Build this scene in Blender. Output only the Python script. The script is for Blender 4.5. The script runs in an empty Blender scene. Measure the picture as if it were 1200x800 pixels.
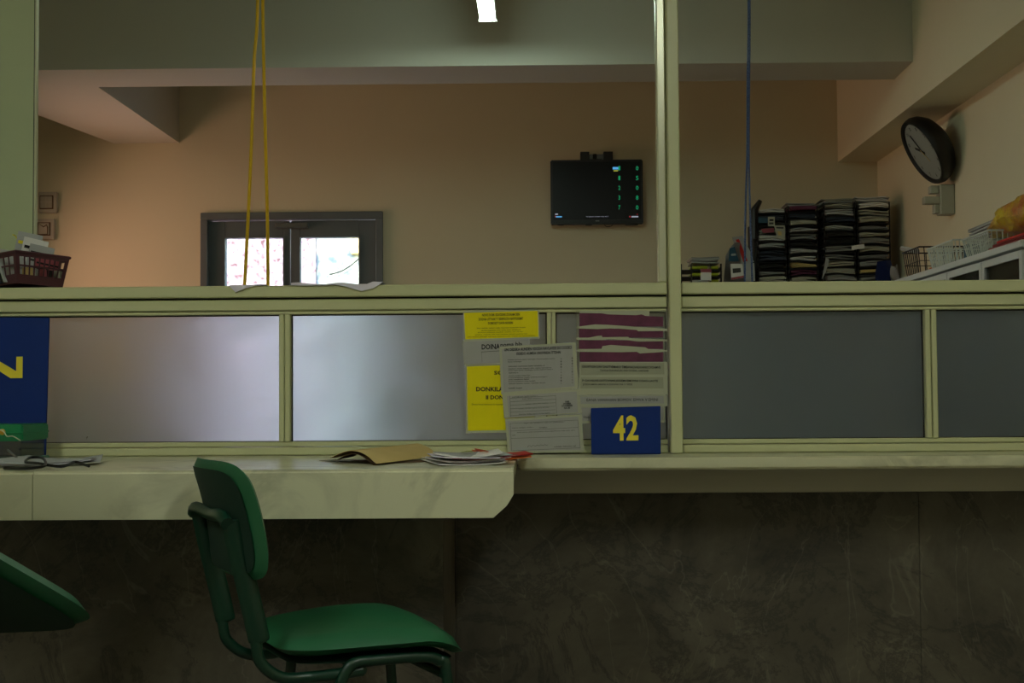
import bpy, bmesh, math, random
from mathutils import Vector, Matrix, Quaternion
random.seed(7)
S = bpy.context.scene
PI = math.pi
# ------------------------------------------------------------------ camera
F = 1600.0                                   # focal length in pixels of the 1200 px wide frame
YAW, PITCH, ROLL = math.atan(25/F), math.atan(65/F), math.radians(0.38)
CAM = Vector((0, 0, 1.0))
ROT = Matrix.Rotation(YAW, 3, 'Z') @ Matrix.Rotation(PI/2 + PITCH, 3, 'X') @ Matrix.Rotation(-ROLL, 3, 'Z')
cd = bpy.data.cameras.new('camera'); cam = bpy.data.objects.new('camera', cd)
S.collection.objects.link(cam); S.camera = cam
cam.matrix_world = Matrix.Translation(CAM) @ ROT.to_4x4()
cd.sensor_width = 36; cd.lens = F/1200*36; cd.clip_start = 0.05; cd.clip_end = 200
def P(px, py, Y):
    """world point on the plane y = Y seen at photo position px, py"""
    d = ROT @ Vector(((px-600)/F, -(py-400)/F, -1))
    return CAM + d * ((Y - CAM.y)/d.y)
# ------------------------------------------------------------------ world, exposure
S.view_settings.view_transform = 'Standard'; S.view_settings.look = 'None'
S.view_settings.gamma = 1; S.view_settings.use_curve_mapping = False
S.view_settings.exposure = 0.0
wd = bpy.data.worlds.new('sky'); S.world = wd; wd.use_nodes = True
nt = wd.node_tree; bg = nt.nodes['Background']
sk = nt.nodes.new('ShaderNodeTexSky'); sk.sky_type = 'NISHITA'; sk.sun_disc = False
sk.sun_elevation = math.radians(38); sk.sun_rotation = math.radians(200)
nt.links.new(sk.outputs[0], bg.inputs[0]); bg.inputs[1].default_value = 2.6
S.cycles.max_bounces = 8; S.cycles.diffuse_bounces = 5; S.cycles.sample_clamp_indirect = 4
S.cycles.caustics_refractive = True
LAMP_ROOM = 48.0      # emission of the staff-room tube
LAMP_HALL = 27.0      # emission of the hall tubes
SUN_OUT = 3.0
sl = bpy.data.lights.new('sun', 'SUN'); sl.energy = SUN_OUT; sl.angle = 0.05
so = bpy.data.objects.new('sun', sl); S.collection.objects.link(so)
so.rotation_euler = (math.radians(48), 0, math.radians(-12))
def area(name, loc, rot, sx, sy, power, col, portal=False):
    l = bpy.data.lights.new(name, 'AREA'); l.shape = 'RECTANGLE'; l.size = sx; l.size_y = sy
    l.energy = power; l.color = col
    if portal: l.cycles.is_portal = True
    o = bpy.data.objects.new(name, l); S.collection.objects.link(o)
    o.location = loc; o.rotation_euler = rot
    return o
# ------------------------------------------------------------------ materials
def lin(c): return tuple(((v/255+0.055)/1.055)**2.4 if v/255 > 0.04045 else v/255/12.92 for v in c)
def mat(name, rgb, rough=0.5, metal=0.0, spec=0.5, noise=None, bump=None, emit=None, trans=0, coat=0):
    """noise=(scale, amount, rgb2, detail) mixes a second colour; bump=(scale, strength)"""
    m = bpy.data.materials.new(name); m.use_nodes = True; t = m.node_tree; b = t.nodes['Principled BSDF']
    c = lin(rgb) + (1,)
    b.inputs['Base Color'].default_value = c; b.inputs['Roughness'].default_value = rough
    b.inputs['Metallic'].default_value = metal; b.inputs['Specular IOR Level'].default_value = spec
    b.inputs['Transmission Weight'].default_value = trans; b.inputs['Coat Weight'].default_value = coat
    tc = t.nodes.new('ShaderNodeTexCoord')
    if noise:
        n = t.nodes.new('ShaderNodeTexNoise'); n.inputs['Scale'].default_value = noise[0]
        n.inputs['Detail'].default_value = noise[3] if len(noise) > 3 else 4
        t.links.new(tc.outputs['Object'], n.inputs['Vector'])
        r = t.nodes.new('ShaderNodeValToRGB'); r.color_ramp.elements[0].position = 0.5-0.5*noise[1]
        r.color_ramp.elements[1].position = 0.5+0.5*noise[1]
        r.color_ramp.elements[0].color = c; r.color_ramp.elements[1].color = lin(noise[2])+(1,)
        t.links.new(n.outputs['Fac'], r.inputs['Fac']); t.links.new(r.outputs['Color'], b.inputs['Base Color'])
    if bump:
        n2 = t.nodes.new('ShaderNodeTexNoise'); n2.inputs['Scale'].default_value = bump[0]; n2.inputs['Detail'].default_value = 3
        t.links.new(tc.outputs['Object'], n2.inputs['Vector'])
        bp = t.nodes.new('ShaderNodeBump'); bp.inputs['Strength'].default_value = bump[1]; bp.inputs['Distance'].default_value = 0.01
        t.links.new(n2.outputs['Fac'], bp.inputs['Height']); t.links.new(bp.outputs['Normal'], b.inputs['Normal'])
    if emit:
        b.inputs['Emission Color'].default_value = lin(emit[0])+(1,); b.inputs['Emission Strength'].default_value = emit[1]
    return m
M = {}
M['wall'] = mat('cream_plaster', (226,216,186), .85, bump=(18,.08), noise=(1.3,.7,(218,208,178)))
M['ceil'] = mat('ceiling_paint', (200,196,182), .9)
M['wall_hall'] = mat('hall_plaster', (190,186,165), .9)
M['floor'] = mat('floor_tile', (120,112,98), .4, noise=(6,.5,(100,94,82)))
M['frame'] = mat('cream_lacquer', (205,205,160), .38, noise=(3,.6,(196,198,152)), bump=(60,.02))
M['panel'] = mat('cream_panel', (186,196,154), .45, noise=(2.5,.6,(168,180,140),6))
M['brightalu'] = mat('anodised_aluminium', (215,215,185), .25, metal=.3)
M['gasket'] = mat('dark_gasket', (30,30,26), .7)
M['steelbeam'] = mat('grey_painted_board', (190,186,168), .6, noise=(2,.8,(176,172,156)))
M['alu_dark'] = mat('charcoal_aluminium', (104,112,116), .5, metal=.0, noise=(4,.5,(94,102,106)))
M['alu_white'] = mat('silver_white_frame', (205,208,206), .4)
M['cab_body'] = mat('cabinet_grey', (140,140,136), .6)
M['black'] = mat('black_plastic', (16,16,16), .45)
M['mesh_black'] = mat('black_wire', (22,22,21), .55)
M['screen'] = mat('screen_glass', (7,8,11), .3, spec=.25)
M['white'] = mat('white_paper', (228,226,220), .8)
M['greypaper'] = mat('grey_paper', (172,174,172), .8)
M['lilac'] = mat('lilac_white_paper', (226,220,234), .8)
M['pocket'] = mat('clear_pocket_border', (178,180,155), .3)
M['sheetgrey'] = mat('printed_grey_sheet', (170,170,166), .5, noise=(25,.7,(160,160,154)))
M['yellow'] = mat('yellow_sheet', (240,226,0), .55, spec=.25, noise=(20,.6,(232,218,0)))
M['maroon'] = mat('maroon_paper', (112,48,78), .7, noise=(30,.5,(84,34,60),6))
M['ink'] = mat('black_ink', (24,24,24), .8)
M['inkgrey'] = mat('faded_ink', (66,66,62), .8)
M['signblue'] = mat('sign_blue', (4,44,118), .5, spec=.15, noise=(5,.5,(3,38,104)))
M['signyellow'] = mat('sign_yellow', (228,210,20), .5)
M['green'] = mat('green_vinyl', (34,100,64), .42, noise=(9,.5,(30,90,58)), bump=(90,.04))
M['greendark'] = mat('dark_green_lacquer', (10,50,34), .35)
M['greenback'] = mat('green_underside', (14,48,34), .7)
M['kraft'] = mat('kraft_paper', (214,188,122), .75, noise=(12,.6,(204,178,112)))
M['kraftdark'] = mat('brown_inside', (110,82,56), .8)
M['beige'] = mat('beige_plastic', (170,168,150), .5)
M['plate'] = mat('switch_plastic', (186,178,162), .5)
M['plate2'] = mat('switch_rocker', (170,165,150), .5)
M['yrope'] = mat('yellow_rope', (238,194,20), .6, bump=(300,.4))
M['brope'] = mat('blue_rope', (36,56,104), .6, noise=(260,.25,(92,116,160)))
M['red'] = mat('red_paper', (190,40,30), .6)
M['orange'] = mat('orange_paper', (225,110,40), .6)
M['redwine'] = mat('red_folder', (128,22,30), .35)
M['blue'] = mat('blue_cover', (24,50,110), .5)
M['teal'] = mat('teal_cover', (28,74,96), .5)
M['slate'] = mat('slate_cover', (40,50,66), .6)
M['lime'] = mat('lime_folder', (158,172,20), .5)
M['pink'] = mat('pink_label', (150,72,80), .7)
M['metalgrey'] = mat('steel_grey', (120,122,120), .35, metal=.6)
M['gold'] = mat('brass', (200,160,60), .4, metal=.6)
M['pinkwall'] = mat('pink_street_wall', (96,62,66), .9, noise=(20,.3,(200,178,184),12))
M['bluewall'] = mat('pale_blue_wall', (196,198,170), .9, noise=(12,.3,(96,108,114),11))
M['pave'] = mat('street_paving', (190,186,178), .9)
M['clockface'] = mat('clock_face', (150,155,148), .5)
M['basket'] = mat('maroon_plastic', (74,34,46), .35)
M['wirewhite'] = mat('white_coated_wire', (205,212,205), .4)
M['lampbody'] = mat('lamp_housing', (200,200,195), .5)
M['skyblock'] = mat('peach_sky_block', (220,160,120), .9)  # for the opaque sheet added in the unseen side window

def stone():
    m = bpy.data.materials.new('dark_stone'); m.use_nodes = True; t = m.node_tree; b = t.nodes['Principled BSDF']
    N = lambda k: t.nodes.new(k); L = t.links.new
    tc = N('ShaderNodeTexCoord')
    n1 = N('ShaderNodeTexNoise'); n1.inputs['Scale'].default_value = 2.6; n1.inputs['Detail'].default_value = 9; n1.inputs['Roughness'].default_value = .68; n1.inputs['Distortion'].default_value = .6
    L(tc.outputs['Object'], n1.inputs['Vector'])
    r = N('ShaderNodeValToRGB'); e = r.color_ramp.elements
    e[0].position = .3; e[0].color = lin((58,54,46))+(1,); e[1].position = .68; e[1].color = lin((106,99,84))+(1,)
    L(n1.outputs['Fac'], r.inputs['Fac'])
    # dark speckled seams
    n2 = N('ShaderNodeTexNoise'); n2.inputs['Scale'].default_value = 2.0; n2.inputs['Detail'].default_value = 8; n2.inputs['Roughness'].default_value = .75; n2.inputs['Distortion'].default_value = 1.2
    mp = N('ShaderNodeMapping'); mp.inputs['Location'].default_value = (7,3,1); L(tc.outputs['Object'], mp.inputs[0]); L(mp.outputs[0], n2.inputs['Vector'])
    r2 = N('ShaderNodeValToRGB'); q = r2.color_ramp.elements
    q[0].position = .47; q[0].color = (0,0,0,1); q[1].position = .5; q[1].color = (1,1,1,1)
    k = q.new(.53); k.color = (0,0,0,1)
    L(n2.outputs['Fac'], r2.inputs['Fac'])
    mx = N('ShaderNodeMix'); mx.data_type = 'RGBA'; L(r.outputs['Color'], mx.inputs[6]); mx.inputs[7].default_value = lin((42,42,40))+(1,)
    mm = N('ShaderNodeMath'); mm.operation = 'MULTIPLY'; mm.inputs[1].default_value = .6; L(r2.outputs['Color'], mm.inputs[0]); L(mm.outputs[0], mx.inputs[0])
    # pale thin veins
    n3 = N('ShaderNodeTexNoise'); n3.inputs['Scale'].default_value = 1.7; n3.inputs['Detail'].default_value = 5; n3.inputs['Distortion'].default_value = 2.2
    mp3 = N('ShaderNodeMapping'); mp3.inputs['Location'].default_value = (1,9,4); mp3.inputs['Scale'].default_value = (1.6,1.6,.7); L(tc.outputs['Object'], mp3.inputs[0]); L(mp3.outputs[0], n3.inputs['Vector'])
    r3 = N('ShaderNodeValToRGB'); q = r3.color_ramp.elements
    q[0].position = .492; q[0].color = (0,0,0,1); q[1].position = .5; q[1].color = (1,1,1,1); k = q.new(.508); k.color = (0,0,0,1)
    L(n3.outputs['Fac'], r3.inputs['Fac'])
    m2 = N('ShaderNodeMath'); m2.operation = 'MULTIPLY'; m2.inputs[1].default_value = .16; L(r3.outputs['Color'], m2.inputs[0])
    mx2 = N('ShaderNodeMix'); mx2.data_type = 'RGBA'; L(mx.outputs[2], mx2.inputs[6]); mx2.inputs[7].default_value = lin((165,158,138))+(1,); L(m2.outputs[0], mx2.inputs[0])
    L(mx2.outputs[2], b.inputs['Base Color']); b.inputs['Roughness'].default_value = .45
    return m
def marble():
    m = bpy.data.materials.new('cream_marble'); m.use_nodes = True; t = m.node_tree; b = t.nodes['Principled BSDF']
    N = lambda k: t.nodes.new(k); L = t.links.new
    tc = N('ShaderNodeTexCoord')
    n = N('ShaderNodeTexNoise'); n.inputs['Scale'].default_value = 2.6; n.inputs['Detail'].default_value = 7; n.inputs['Distortion'].default_value = 1.3; n.inputs['Roughness'].default_value = .6
    L(tc.outputs['Object'], n.inputs['Vector'])
    r = N('ShaderNodeValToRGB'); q = r.color_ramp.elements
    q[0].position = .40; q[0].color = (0,0,0,1); q[1].position = .5; q[1].color = (1,1,1,1); k = q.new(.56); k.color = (0,0,0,1)
    L(n.outputs['Fac'], r.inputs['Fac'])
    n2 = N('ShaderNodeTexNoise'); n2.inputs['Scale'].default_value = 3.4; n2.inputs['Detail'].default_value = 3
    L(tc.outputs['Object'], n2.inputs['Vector'])
    r2 = N('ShaderNodeValToRGB'); q = r2.color_ramp.elements; q[0].position = .45; q[1].position = .7
    L(n2.outputs['Fac'], r2.inputs['Fac'])
    mm = N('ShaderNodeMath'); mm.operation = 'MULTIPLY'; L(r.outputs['Color'], mm.inputs[0]); L(r2.outputs['Color'], mm.inputs[1])
    m3 = N('ShaderNodeMath'); m3.operation = 'MULTIPLY'; m3.inputs[1].default_value = .5; L(mm.outputs[0], m3.inputs[0])
    mx = N('ShaderNodeMix'); mx.data_type = 'RGBA'; mx.inputs[6].default_value = lin((208,206,172))+(1,); mx.inputs[7].default_value = lin((135,132,112))+(1,)
    L(m3.outputs[0], mx.inputs[0]); L(mx.outputs[2], b.inputs['Base Color']); b.inputs['Roughness'].default_value = .25
    return m
def frosted():
    m = bpy.data.materials.new('frosted_glass'); m.use_nodes = True; t = m.node_tree; b = t.nodes['Principled BSDF']
    N = lambda k: t.nodes.new(k); L = t.links.new
    b.inputs['Base Color'].default_value = (.58,.66,.74,1); b.inputs['Transmission Weight'].default_value = .94
    b.inputs['IOR'].default_value = 1.33; b.inputs['Specular IOR Level'].default_value = .3
    tc = N('ShaderNodeTexCoord')
    mp = N('ShaderNodeMapping'); mp.inputs['Scale'].default_value = (1.2,1,2.2); mp.inputs['Rotation'].default_value = (0,.6,0); L(tc.outputs['Object'], mp.inputs[0])
    n = N('ShaderNodeTexNoise'); n.inputs['Scale'].default_value = 3.0; n.inputs['Detail'].default_value = 3; n.inputs['Distortion'].default_value = .9
    L(mp.outputs[0], n.inputs['Vector'])
    mr = N('ShaderNodeMapRange'); mr.inputs['From Min'].default_value = .35; mr.inputs['From Max'].default_value = .7
    mr.inputs['To Min'].default_value = .44; mr.inputs['To Max'].default_value = .34
    L(n.outputs['Fac'], mr.inputs['Value'])
    # wiping streaks left on the film
    mp2 = N('ShaderNodeMapping'); mp2.inputs['Scale'].default_value = (3.2,1,1.3); mp2.inputs['Rotation'].default_value = (0,-.75,0); L(tc.outputs['Object'], mp2.inputs[0])
    n2 = N('ShaderNodeTexNoise'); n2.inputs['Scale'].default_value = 2.6; n2.inputs['Detail'].default_value = 6; n2.inputs['Roughness'].default_value = .6; n2.inputs['Distortion'].default_value = 1.4
    L(mp2.outputs[0], n2.inputs['Vector'])
    st = N('ShaderNodeMapRange'); st.interpolation_type = 'SMOOTHSTEP'; st.inputs['From Min'].default_value = .40; st.inputs['From Max'].default_value = .74
    st.inputs['To Min'].default_value = 0; st.inputs['To Max'].default_value = .08; L(n2.outputs['Fac'], st.inputs['Value'])
    sb = N('ShaderNodeMath'); sb.operation = 'SUBTRACT'; L(mr.outputs[0], sb.inputs[0]); L(st.outputs[0], sb.inputs[1]); L(sb.outputs[0], b.inputs['Roughness'])
    tw_ = N('ShaderNodeMath'); tw_.operation = 'MULTIPLY_ADD'; tw_.inputs[1].default_value = -.35; tw_.inputs[2].default_value = .94; L(st.outputs[0], tw_.inputs[0]); L(tw_.outputs[0], b.inputs['Transmission Weight'])
    return m
def clearglass(name, tint=(.9,.93,.92), gl=.12):
    m = bpy.data.materials.new(name); m.use_nodes = True; t = m.node_tree
    t.nodes.remove(t.nodes['Principled BSDF']); out = t.nodes['Material Output']
    a = t.nodes.new('ShaderNodeBsdfTransparent'); a.inputs[0].default_value = tint+(1,)
    g = t.nodes.new('ShaderNodeBsdfGlossy'); g.inputs['Roughness'].default_value = .05
    x = t.nodes.new('ShaderNodeMixShader'); x.inputs[0].default_value = gl
    t.links.new(a.outputs[0], x.inputs[1]); t.links.new(g.outputs[0], x.inputs[2]); t.links.new(x.outputs[0], out.inputs[0])
    return m
def emitter(name, rgb, s):
    m = bpy.data.materials.new(name); m.use_nodes = True; t = m.node_tree
    t.nodes.remove(t.nodes['Principled BSDF'])
    e = t.nodes.new('ShaderNodeEmission'); e.inputs[0].default_value = lin(rgb)+(1,); e.inputs[1].default_value = s
    t.links.new(e.outputs[0], t.nodes['Material Output'].inputs[0]); return m
M['stone'] = stone(); M['marble'] = marble(); M['frost'] = frosted()
M['doorglass'] = clearglass('door_glass'); M['cabglass'] = clearglass('cabinet_glass', (.55,.57,.55), .10)
M['bagglass'] = clearglass('clear_film', (.95,.96,.93), .10)
M['greenplastic'] = mat('green_clear_plastic', (20,130,80), .3, trans=.12)
M['clearbox'] = clearglass('clear_box_plastic', (.62,.68,.66), .12)
M['lampon'] = emitter('lamp_diffuser_room', (226,255,236), LAMP_ROOM)
M['lamphall'] = emitter('lamp_diffuser_hall', (244,253,240), LAMP_HALL)
M['scr_green'] = emitter('screen_green', (30,170,110), .6)
M['scr_blue'] = emitter('screen_blue', (90,170,225), .9)
M['scr_white'] = emitter('screen_white', (170,175,190), .7)
M['scr_yellow'] = emitter('screen_yellow', (190,190,70), .7)
M['scr_red'] = emitter('screen_red', (190,40,50), .5)
M['net'] = mat('yellow_net_bag', (206,180,34), .3, noise=(9,.25,(186,96,40),6), bump=(45,.9))

# ------------------------------------------------------------------ mesh helpers
def box(bm, x0, x1, y0, y1, z0, z1, bev=0, seg=1):
    vs = [bm.verts.new((x, y, z)) for x in (x0, x1) for y in (y0, y1) for z in (z0, z1)]
    fs = [bm.faces.new([vs[i] for i in q]) for q in ((0,1,3,2),(4,6,7,5),(0,4,5,1),(2,3,7,6),(0,2,6,4),(1,5,7,3))]
    bmesh.ops.recalc_face_normals(bm, faces=fs)
    if bev > 0:
        es = list({e for f in fs for e in f.edges})
        bmesh.ops.bevel(bm, geom=es, offset=bev, segments=seg, affect='EDGES', clamp_overlap=True)
    return vs
def bx(*a, **k):
    bm = bmesh.new(); box(bm, *a, **k); return bm
def rect3(bm, c, ux, uy, uz, sx, sy, sz, bev=0):
    """box with centre c, unit axes and half sizes"""
    t = bmesh.new(); box(t, -sx, sx, -sy, sy, -sz, sz, bev)
    m = Matrix((ux, uy, uz)).transposed().to_4x4(); m.translation = c
    bmesh.ops.transform(t, matrix=m, verts=t.verts); join(bm, t)
def join(bm, t):
    me = bpy.data.meshes.new('tmp'); t.to_mesh(me); t.free(); bm.from_mesh(me); bpy.data.meshes.remove(me)
def tube(bm, pts, r, n=8, closed=False, flat=1.0, up=None):
    pts = [Vector(p) for p in pts]; rings = []
    prev = None
    for i, p in enumerate(pts):
        if closed: d = pts[(i+1) % len(pts)] - pts[i-1]
        else: d = (pts[min(i+1, len(pts)-1)] - pts[max(i-1, 0)])
        d.normalize()
        if prev is None:
            a = Vector(up) if up else (Vector((0,0,1)) if abs(d.z) < .9 else Vector((1,0,0)))
        else: a = prev
        u = (a - d*a.dot(d)); u.normalize(); v = d.cross(u); prev = u
        rr = r[i] if isinstance(r, (list, tuple)) else r
        rings.append([bm.verts.new(p + u*math.cos(2*PI*k/n)*rr*flat + v*math.sin(2*PI*k/n)*rr) for k in range(n)])
    m = len(rings)
    for i in range(m if closed else m-1):
        A, B = rings[i], rings[(i+1) % m]
        for k in range(n): bm.faces.new((A[k], A[(k+1) % n], B[(k+1) % n], B[k]))
    if not closed:
        bm.faces.new(rings[0][::-1]); bm.faces.new(rings[-1])
def smooth_path(pts, k=5):
    """Catmull-Rom through the points"""
    pts = [Vector(p) for p in pts]; q = [2*pts[0]-pts[1]] + pts + [2*pts[-1]-pts[-2]]; out = []
    for i in range(1, len(q)-2):
        a, b, c, d = q[i-1:i+3]
        for s in range(k):
            t = s/k
            out.append(.5*((2*b) + (c-a)*t + (2*a-5*b+4*c-d)*t*t + (3*b-a-3*c+d)*t**3))
    out.append(pts[-1]); return out
def lathe(bm, prof, n=32):
    rings = []
    for r, z in prof:
        if r < 1e-6: rings.append([bm.verts.new((0,0,z))])
        else: rings.append([bm.verts.new((r*math.cos(2*PI*k/n), r*math.sin(2*PI*k/n), z)) for k in range(n)])
    for A, B in zip(rings, rings[1:]):
        for k in range(n):
            a, b2 = A[k % len(A)], A[(k+1) % len(A)]; c, d = B[(k+1) % len(B)], B[k % len(B)]
            q = []
            for v in (a, b2, c, d):
                if v not in q: q.append(v)
            if len(q) > 2: bm.faces.new(q)
def grid(bm, fn, nu, nv, thick=0.0):
    vs = [[bm.verts.new(fn(i/nu, j/nv)) for j in range(nv+1)] for i in range(nu+1)]
    fs = [bm.faces.new((vs[i][j], vs[i+1][j], vs[i+1][j+1], vs[i][j+1])) for i in range(nu) for j in range(nv)]
    if thick: bmesh.ops.solidify(bm, geom=fs, thickness=thick)
    return vs
def prism(bm, poly, axis, a0, a1):
    """extrude a polygon; axis 'y': poly in (x,z); 'x': poly in (y,z); 'z': (x,y)"""
    def p3(p, a): return {'y': (p[0], a, p[1]), 'x': (a, p[0], p[1]), 'z': (p[0], p[1], a)}[axis]
    A = [bm.verts.new(p3(p, a0)) for p in poly]; B = [bm.verts.new(p3(p, a1)) for p in poly]
    fs = [bm.faces.new(A), bm.faces.new(B[::-1])]
    for i in range(len(poly)):
        j = (i+1) % len(poly); fs.append(bm.faces.new((A[i], B[i], B[j], A[j])))
    bmesh.ops.recalc_face_normals(bm, faces=fs)
def tag(o, label=None, cat=None, group=None, kind=None):
    if label: o['label'] = label
    if cat: o['category'] = cat
    if group: o['group'] = group
    if kind: o['kind'] = kind
    return o
def thing(name, label, cat, loc=(0,0,0), group=None):
    o = bpy.data.objects.new(name, None); S.collection.objects.link(o); o.empty_display_size = .1
    o.location = loc; o['_o'] = list(loc); return tag(o, label, cat, group)
def root_of(o):
    while o.parent: o = o.parent
    return o
def obj(name, bm, m, parent=None, smooth=False, local=False, label=None):
    """one mesh object; vertices are world coordinates unless local=True"""
    me = bpy.data.meshes.new(name)
    if parent is None and not local:
        xs = [v.co for v in bm.verts]
        c = Vector(((min(v.x for v in xs)+max(v.x for v in xs))/2, (min(v.y for v in xs)+max(v.y for v in xs))/2, min(v.z for v in xs)))
        bmesh.ops.translate(bm, verts=bm.verts, vec=-c)
    elif parent is not None and not local:
        r = root_of(parent); c0 = Vector(r['_o']) if '_o' in r else r.location
        bmesh.ops.translate(bm, verts=bm.verts, vec=-Vector(c0)); c = Vector((0,0,0))
    else: c = Vector((0,0,0))
    bmesh.ops.recalc_face_normals(bm, faces=bm.faces)
    if smooth:
        for f in bm.faces: f.smooth = True
    bm.to_mesh(me); bm.free()
    o = bpy.data.objects.new(name, me); S.collection.objects.link(o)
    if m is not None: me.materials.append(M[m])
    if smooth:
        try: me.set_sharp_from_angle(angle=math.radians(40))
        except Exception: pass
    if parent is not None:
        o.parent = parent
        if root_of(parent) is not parent and root_of(parent).location != parent.location and parent.type == 'MESH': pass
    o.location = c
    if parent is None: o['_o'] = list(c)
    elif parent.parent is None and parent.type == 'MESH': pass
    if label: o['label'] = label
    return o
def single(name, bm, m, label, cat, group=None, smooth=False):
    return tag(obj(name, bm, m, None, smooth), label, cat, group)
def struct(name, bm, m, smooth=False):
    return tag(obj(name, bm, m, None, smooth), kind='structure')
FONT = bpy.data.curves.new('f', 'FONT')
def text_bm(body, w, h, org, ux, uz, bold=0.0, align='L', depth=0.0):
    """letters fitted in width w, height h; org = lower-left corner, ux/uz = directions"""
    c = bpy.data.curves.new('t', 'FONT'); c.body = body; c.size = 1; c.resolution_u = 2; c.offset = bold; c.extrude = .002
    o = bpy.data.objects.new('t', c); S.collection.objects.link(o)
    bpy.context.view_layer.update()
    me = bpy.data.meshes.new_from_object(o.evaluated_get(bpy.context.evaluated_depsgraph_get()))
    bpy.data.objects.remove(o); bpy.data.curves.remove(c)
    bm = bmesh.new(); bm.from_mesh(me); bpy.data.meshes.remove(me)
    if not bm.verts: return bm
    x0 = min(v.co.x for v in bm.verts); x1 = max(v.co.x for v in bm.verts)
    y0 = min(v.co.y for v in bm.verts); y1 = max(v.co.y for v in bm.verts)
    un = Vector(ux).cross(Vector(uz)).normalized()
    for v in bm.verts:
        a = (v.co.x-x0)/(x1-x0)*w; b = (v.co.y-y0)/(y1-y0)*h
        v.co = Vector(org) + Vector(ux)*a + Vector(uz)*b + un*(.00025 if v.co.z > 0 else 0)
    return bm
def obj_at(o, loc, rz=0):
    o.location = loc; o.rotation_euler = (0, 0, rz)

# ------------------------------------------------------------------ the room
XR = P(1028, 190, 8.65).x
XL = -3.3; YF = 8.65; YB = -2.2; ZC = 3.12
YP = 4.0                                        # front plane of the partition
dL, dR = P(236, 300, YF).x, P(449, 300, YF).x; dT = P(342, 249, YF).z
def wall_open(name, axis, a0, a1, z0, z1, t0, t1, hole, m):
    """wall with a rectangular opening, hole=(a,b,zlo,zhi)"""
    bm = bmesh.new(); h = hole
    for (p, q, r, s) in ((a0, h[0], z0, z1), (h[1], a1, z0, z1), (h[0], h[1], h[3], z1), (h[0], h[1], z0, h[2])):
        if q-p < 1e-4 or s-r < 1e-4: continue
        if axis == 'x': box(bm, p, q, t0, t1, r, s)
        else: box(bm, t0, t1, p, q, r, s)
    return struct(name, bm, m)
struct('floor', bx(XL-.2, XR+.2, YB-.2, YF+.2, -.1, 0), 'floor')
struct('ceiling', bx(XL-.2, XR+.2, YB-.2, YF+.2, ZC, ZC+.1), 'ceil')
wall_open('wall_far', 'x', XL-.2, XR+.2, 0, ZC, YF, YF+.2, (dL, dR, 0, dT), 'wall')
struct('wall_right', bx(XR, XR+.2, YB-.2, YF, 0, ZC), 'wall')
WIN = (7.3, 8.4, 1.2, 2.2)
wall_open('wall_left', 'y', YB-.2, YF, 0, ZC, XL-.2, XL, WIN, 'wall')
struct('wall_back', bx(XL-.2, XR+.2, YB-.2, YB, 0, ZC), 'wall_hall')
# unseen side window, added for the warm light on the far wall
w = struct('window_added', bx(XL-.12, XL-.08, WIN[0], WIN[1], WIN[2], WIN[2]+.05), 'alu_dark')
obj('window_frame', bx(XL-.12, XL-.08, WIN[0], WIN[1], WIN[3]-.05, WIN[3]), 'alu_dark', w)
obj('mullion', bx(XL-.12, XL-.08, (WIN[0]+WIN[1])/2-.03, (WIN[0]+WIN[1])/2+.03, WIN[2]+.05, WIN[3]-.05), 'alu_dark', w)
obj('sky_block', bx(XL-.19, XL-.17, WIN[0], WIN[1], WIN[2], WIN[3]), 'skyblock', w)  # opaque sheet added to keep sky light out of the opening
area('window_warm_fill', (XL-.14, (WIN[0]+WIN[1])/2, (WIN[2]+WIN[3])/2), (0, -PI/2, 0), WIN[3]-WIN[2], WIN[1]-WIN[0], 12, (1.0,.56,.38)).data.spread = math.radians(125)  # added warm fill lamp in front of the opaque sheet, no daylight passes
area('door_portal', ((dL+dR)/2, YF+.19, dT/2), (-PI/2, 0, 0), dR-dL, dT, 1, (1,1,1), portal=True)
# ceiling beams
zb = P(1071, 71.5, 6.92).z
c1 = P(1071, 71, 6.92); c2 = P(1049, 93, 7.28); XB = P(982, 190, YF).x; zlb = P(982, 190, YF).z
bm = bmesh.new()
z_l = P(44, 82, 6.92).z; z_r = P(1071, 72, 6.92).z; zl2 = P(115, 102, 7.28).z; zr2 = P(1049, 93, 7.28).z
x0b, x1b = XL, XB+.02
A = [bm.verts.new(v) for v in ((x0b,6.92,z_l),(x1b,6.92,z_r),(x1b,7.28,zr2),(x0b,7.28,zl2),(x0b,6.92,ZC),(x1b,6.92,ZC),(x1b,7.28,ZC),(x0b,7.28,ZC))]
for q in ((0,1,2,3),(4,7,6,5),(0,4,5,1),(1,5,6,2),(2,6,7,3),(3,7,4,0)): bm.faces.new([A[i] for i in q])
struct('trim_1', bm, 'ceil')['label'] = 'cross beam under the ceiling'
bx_in = P(1028, 190, YF).x
struct('trim_2', bx(XB, XR, -2.2, YF, zlb, ZC), 'wall')['label'] = 'long ceiling beam over the right wall'
bm = bmesh.new()
a, b_, c_, d_ = P(-20, 78, 7.28), P(115, 102, 7.28), P(210, 167.5, YF), P(133, 168, YF)
z7, z8 = zl2, (c_.z+d_.z)/2
aL = -3.05
V = [bm.verts.new(v) for v in ((aL,7.28,z7),(b_.x,7.28,z7),(c_.x,YF,z8),(d_.x,YF,z8),(aL,7.28,ZC),(b_.x,7.28,ZC),(c_.x,YF,ZC),(d_.x,YF,ZC))]
for q in ((0,1,2,3),(4,7,6,5),(0,4,5,1),(1,5,6,2),(2,6,7,3),(3,7,4,0)): bm.faces.new([V[i] for i in q])
struct('trim_3', bm, 'ceil')['label'] = 'short ceiling beam running to the far wall'

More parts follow.
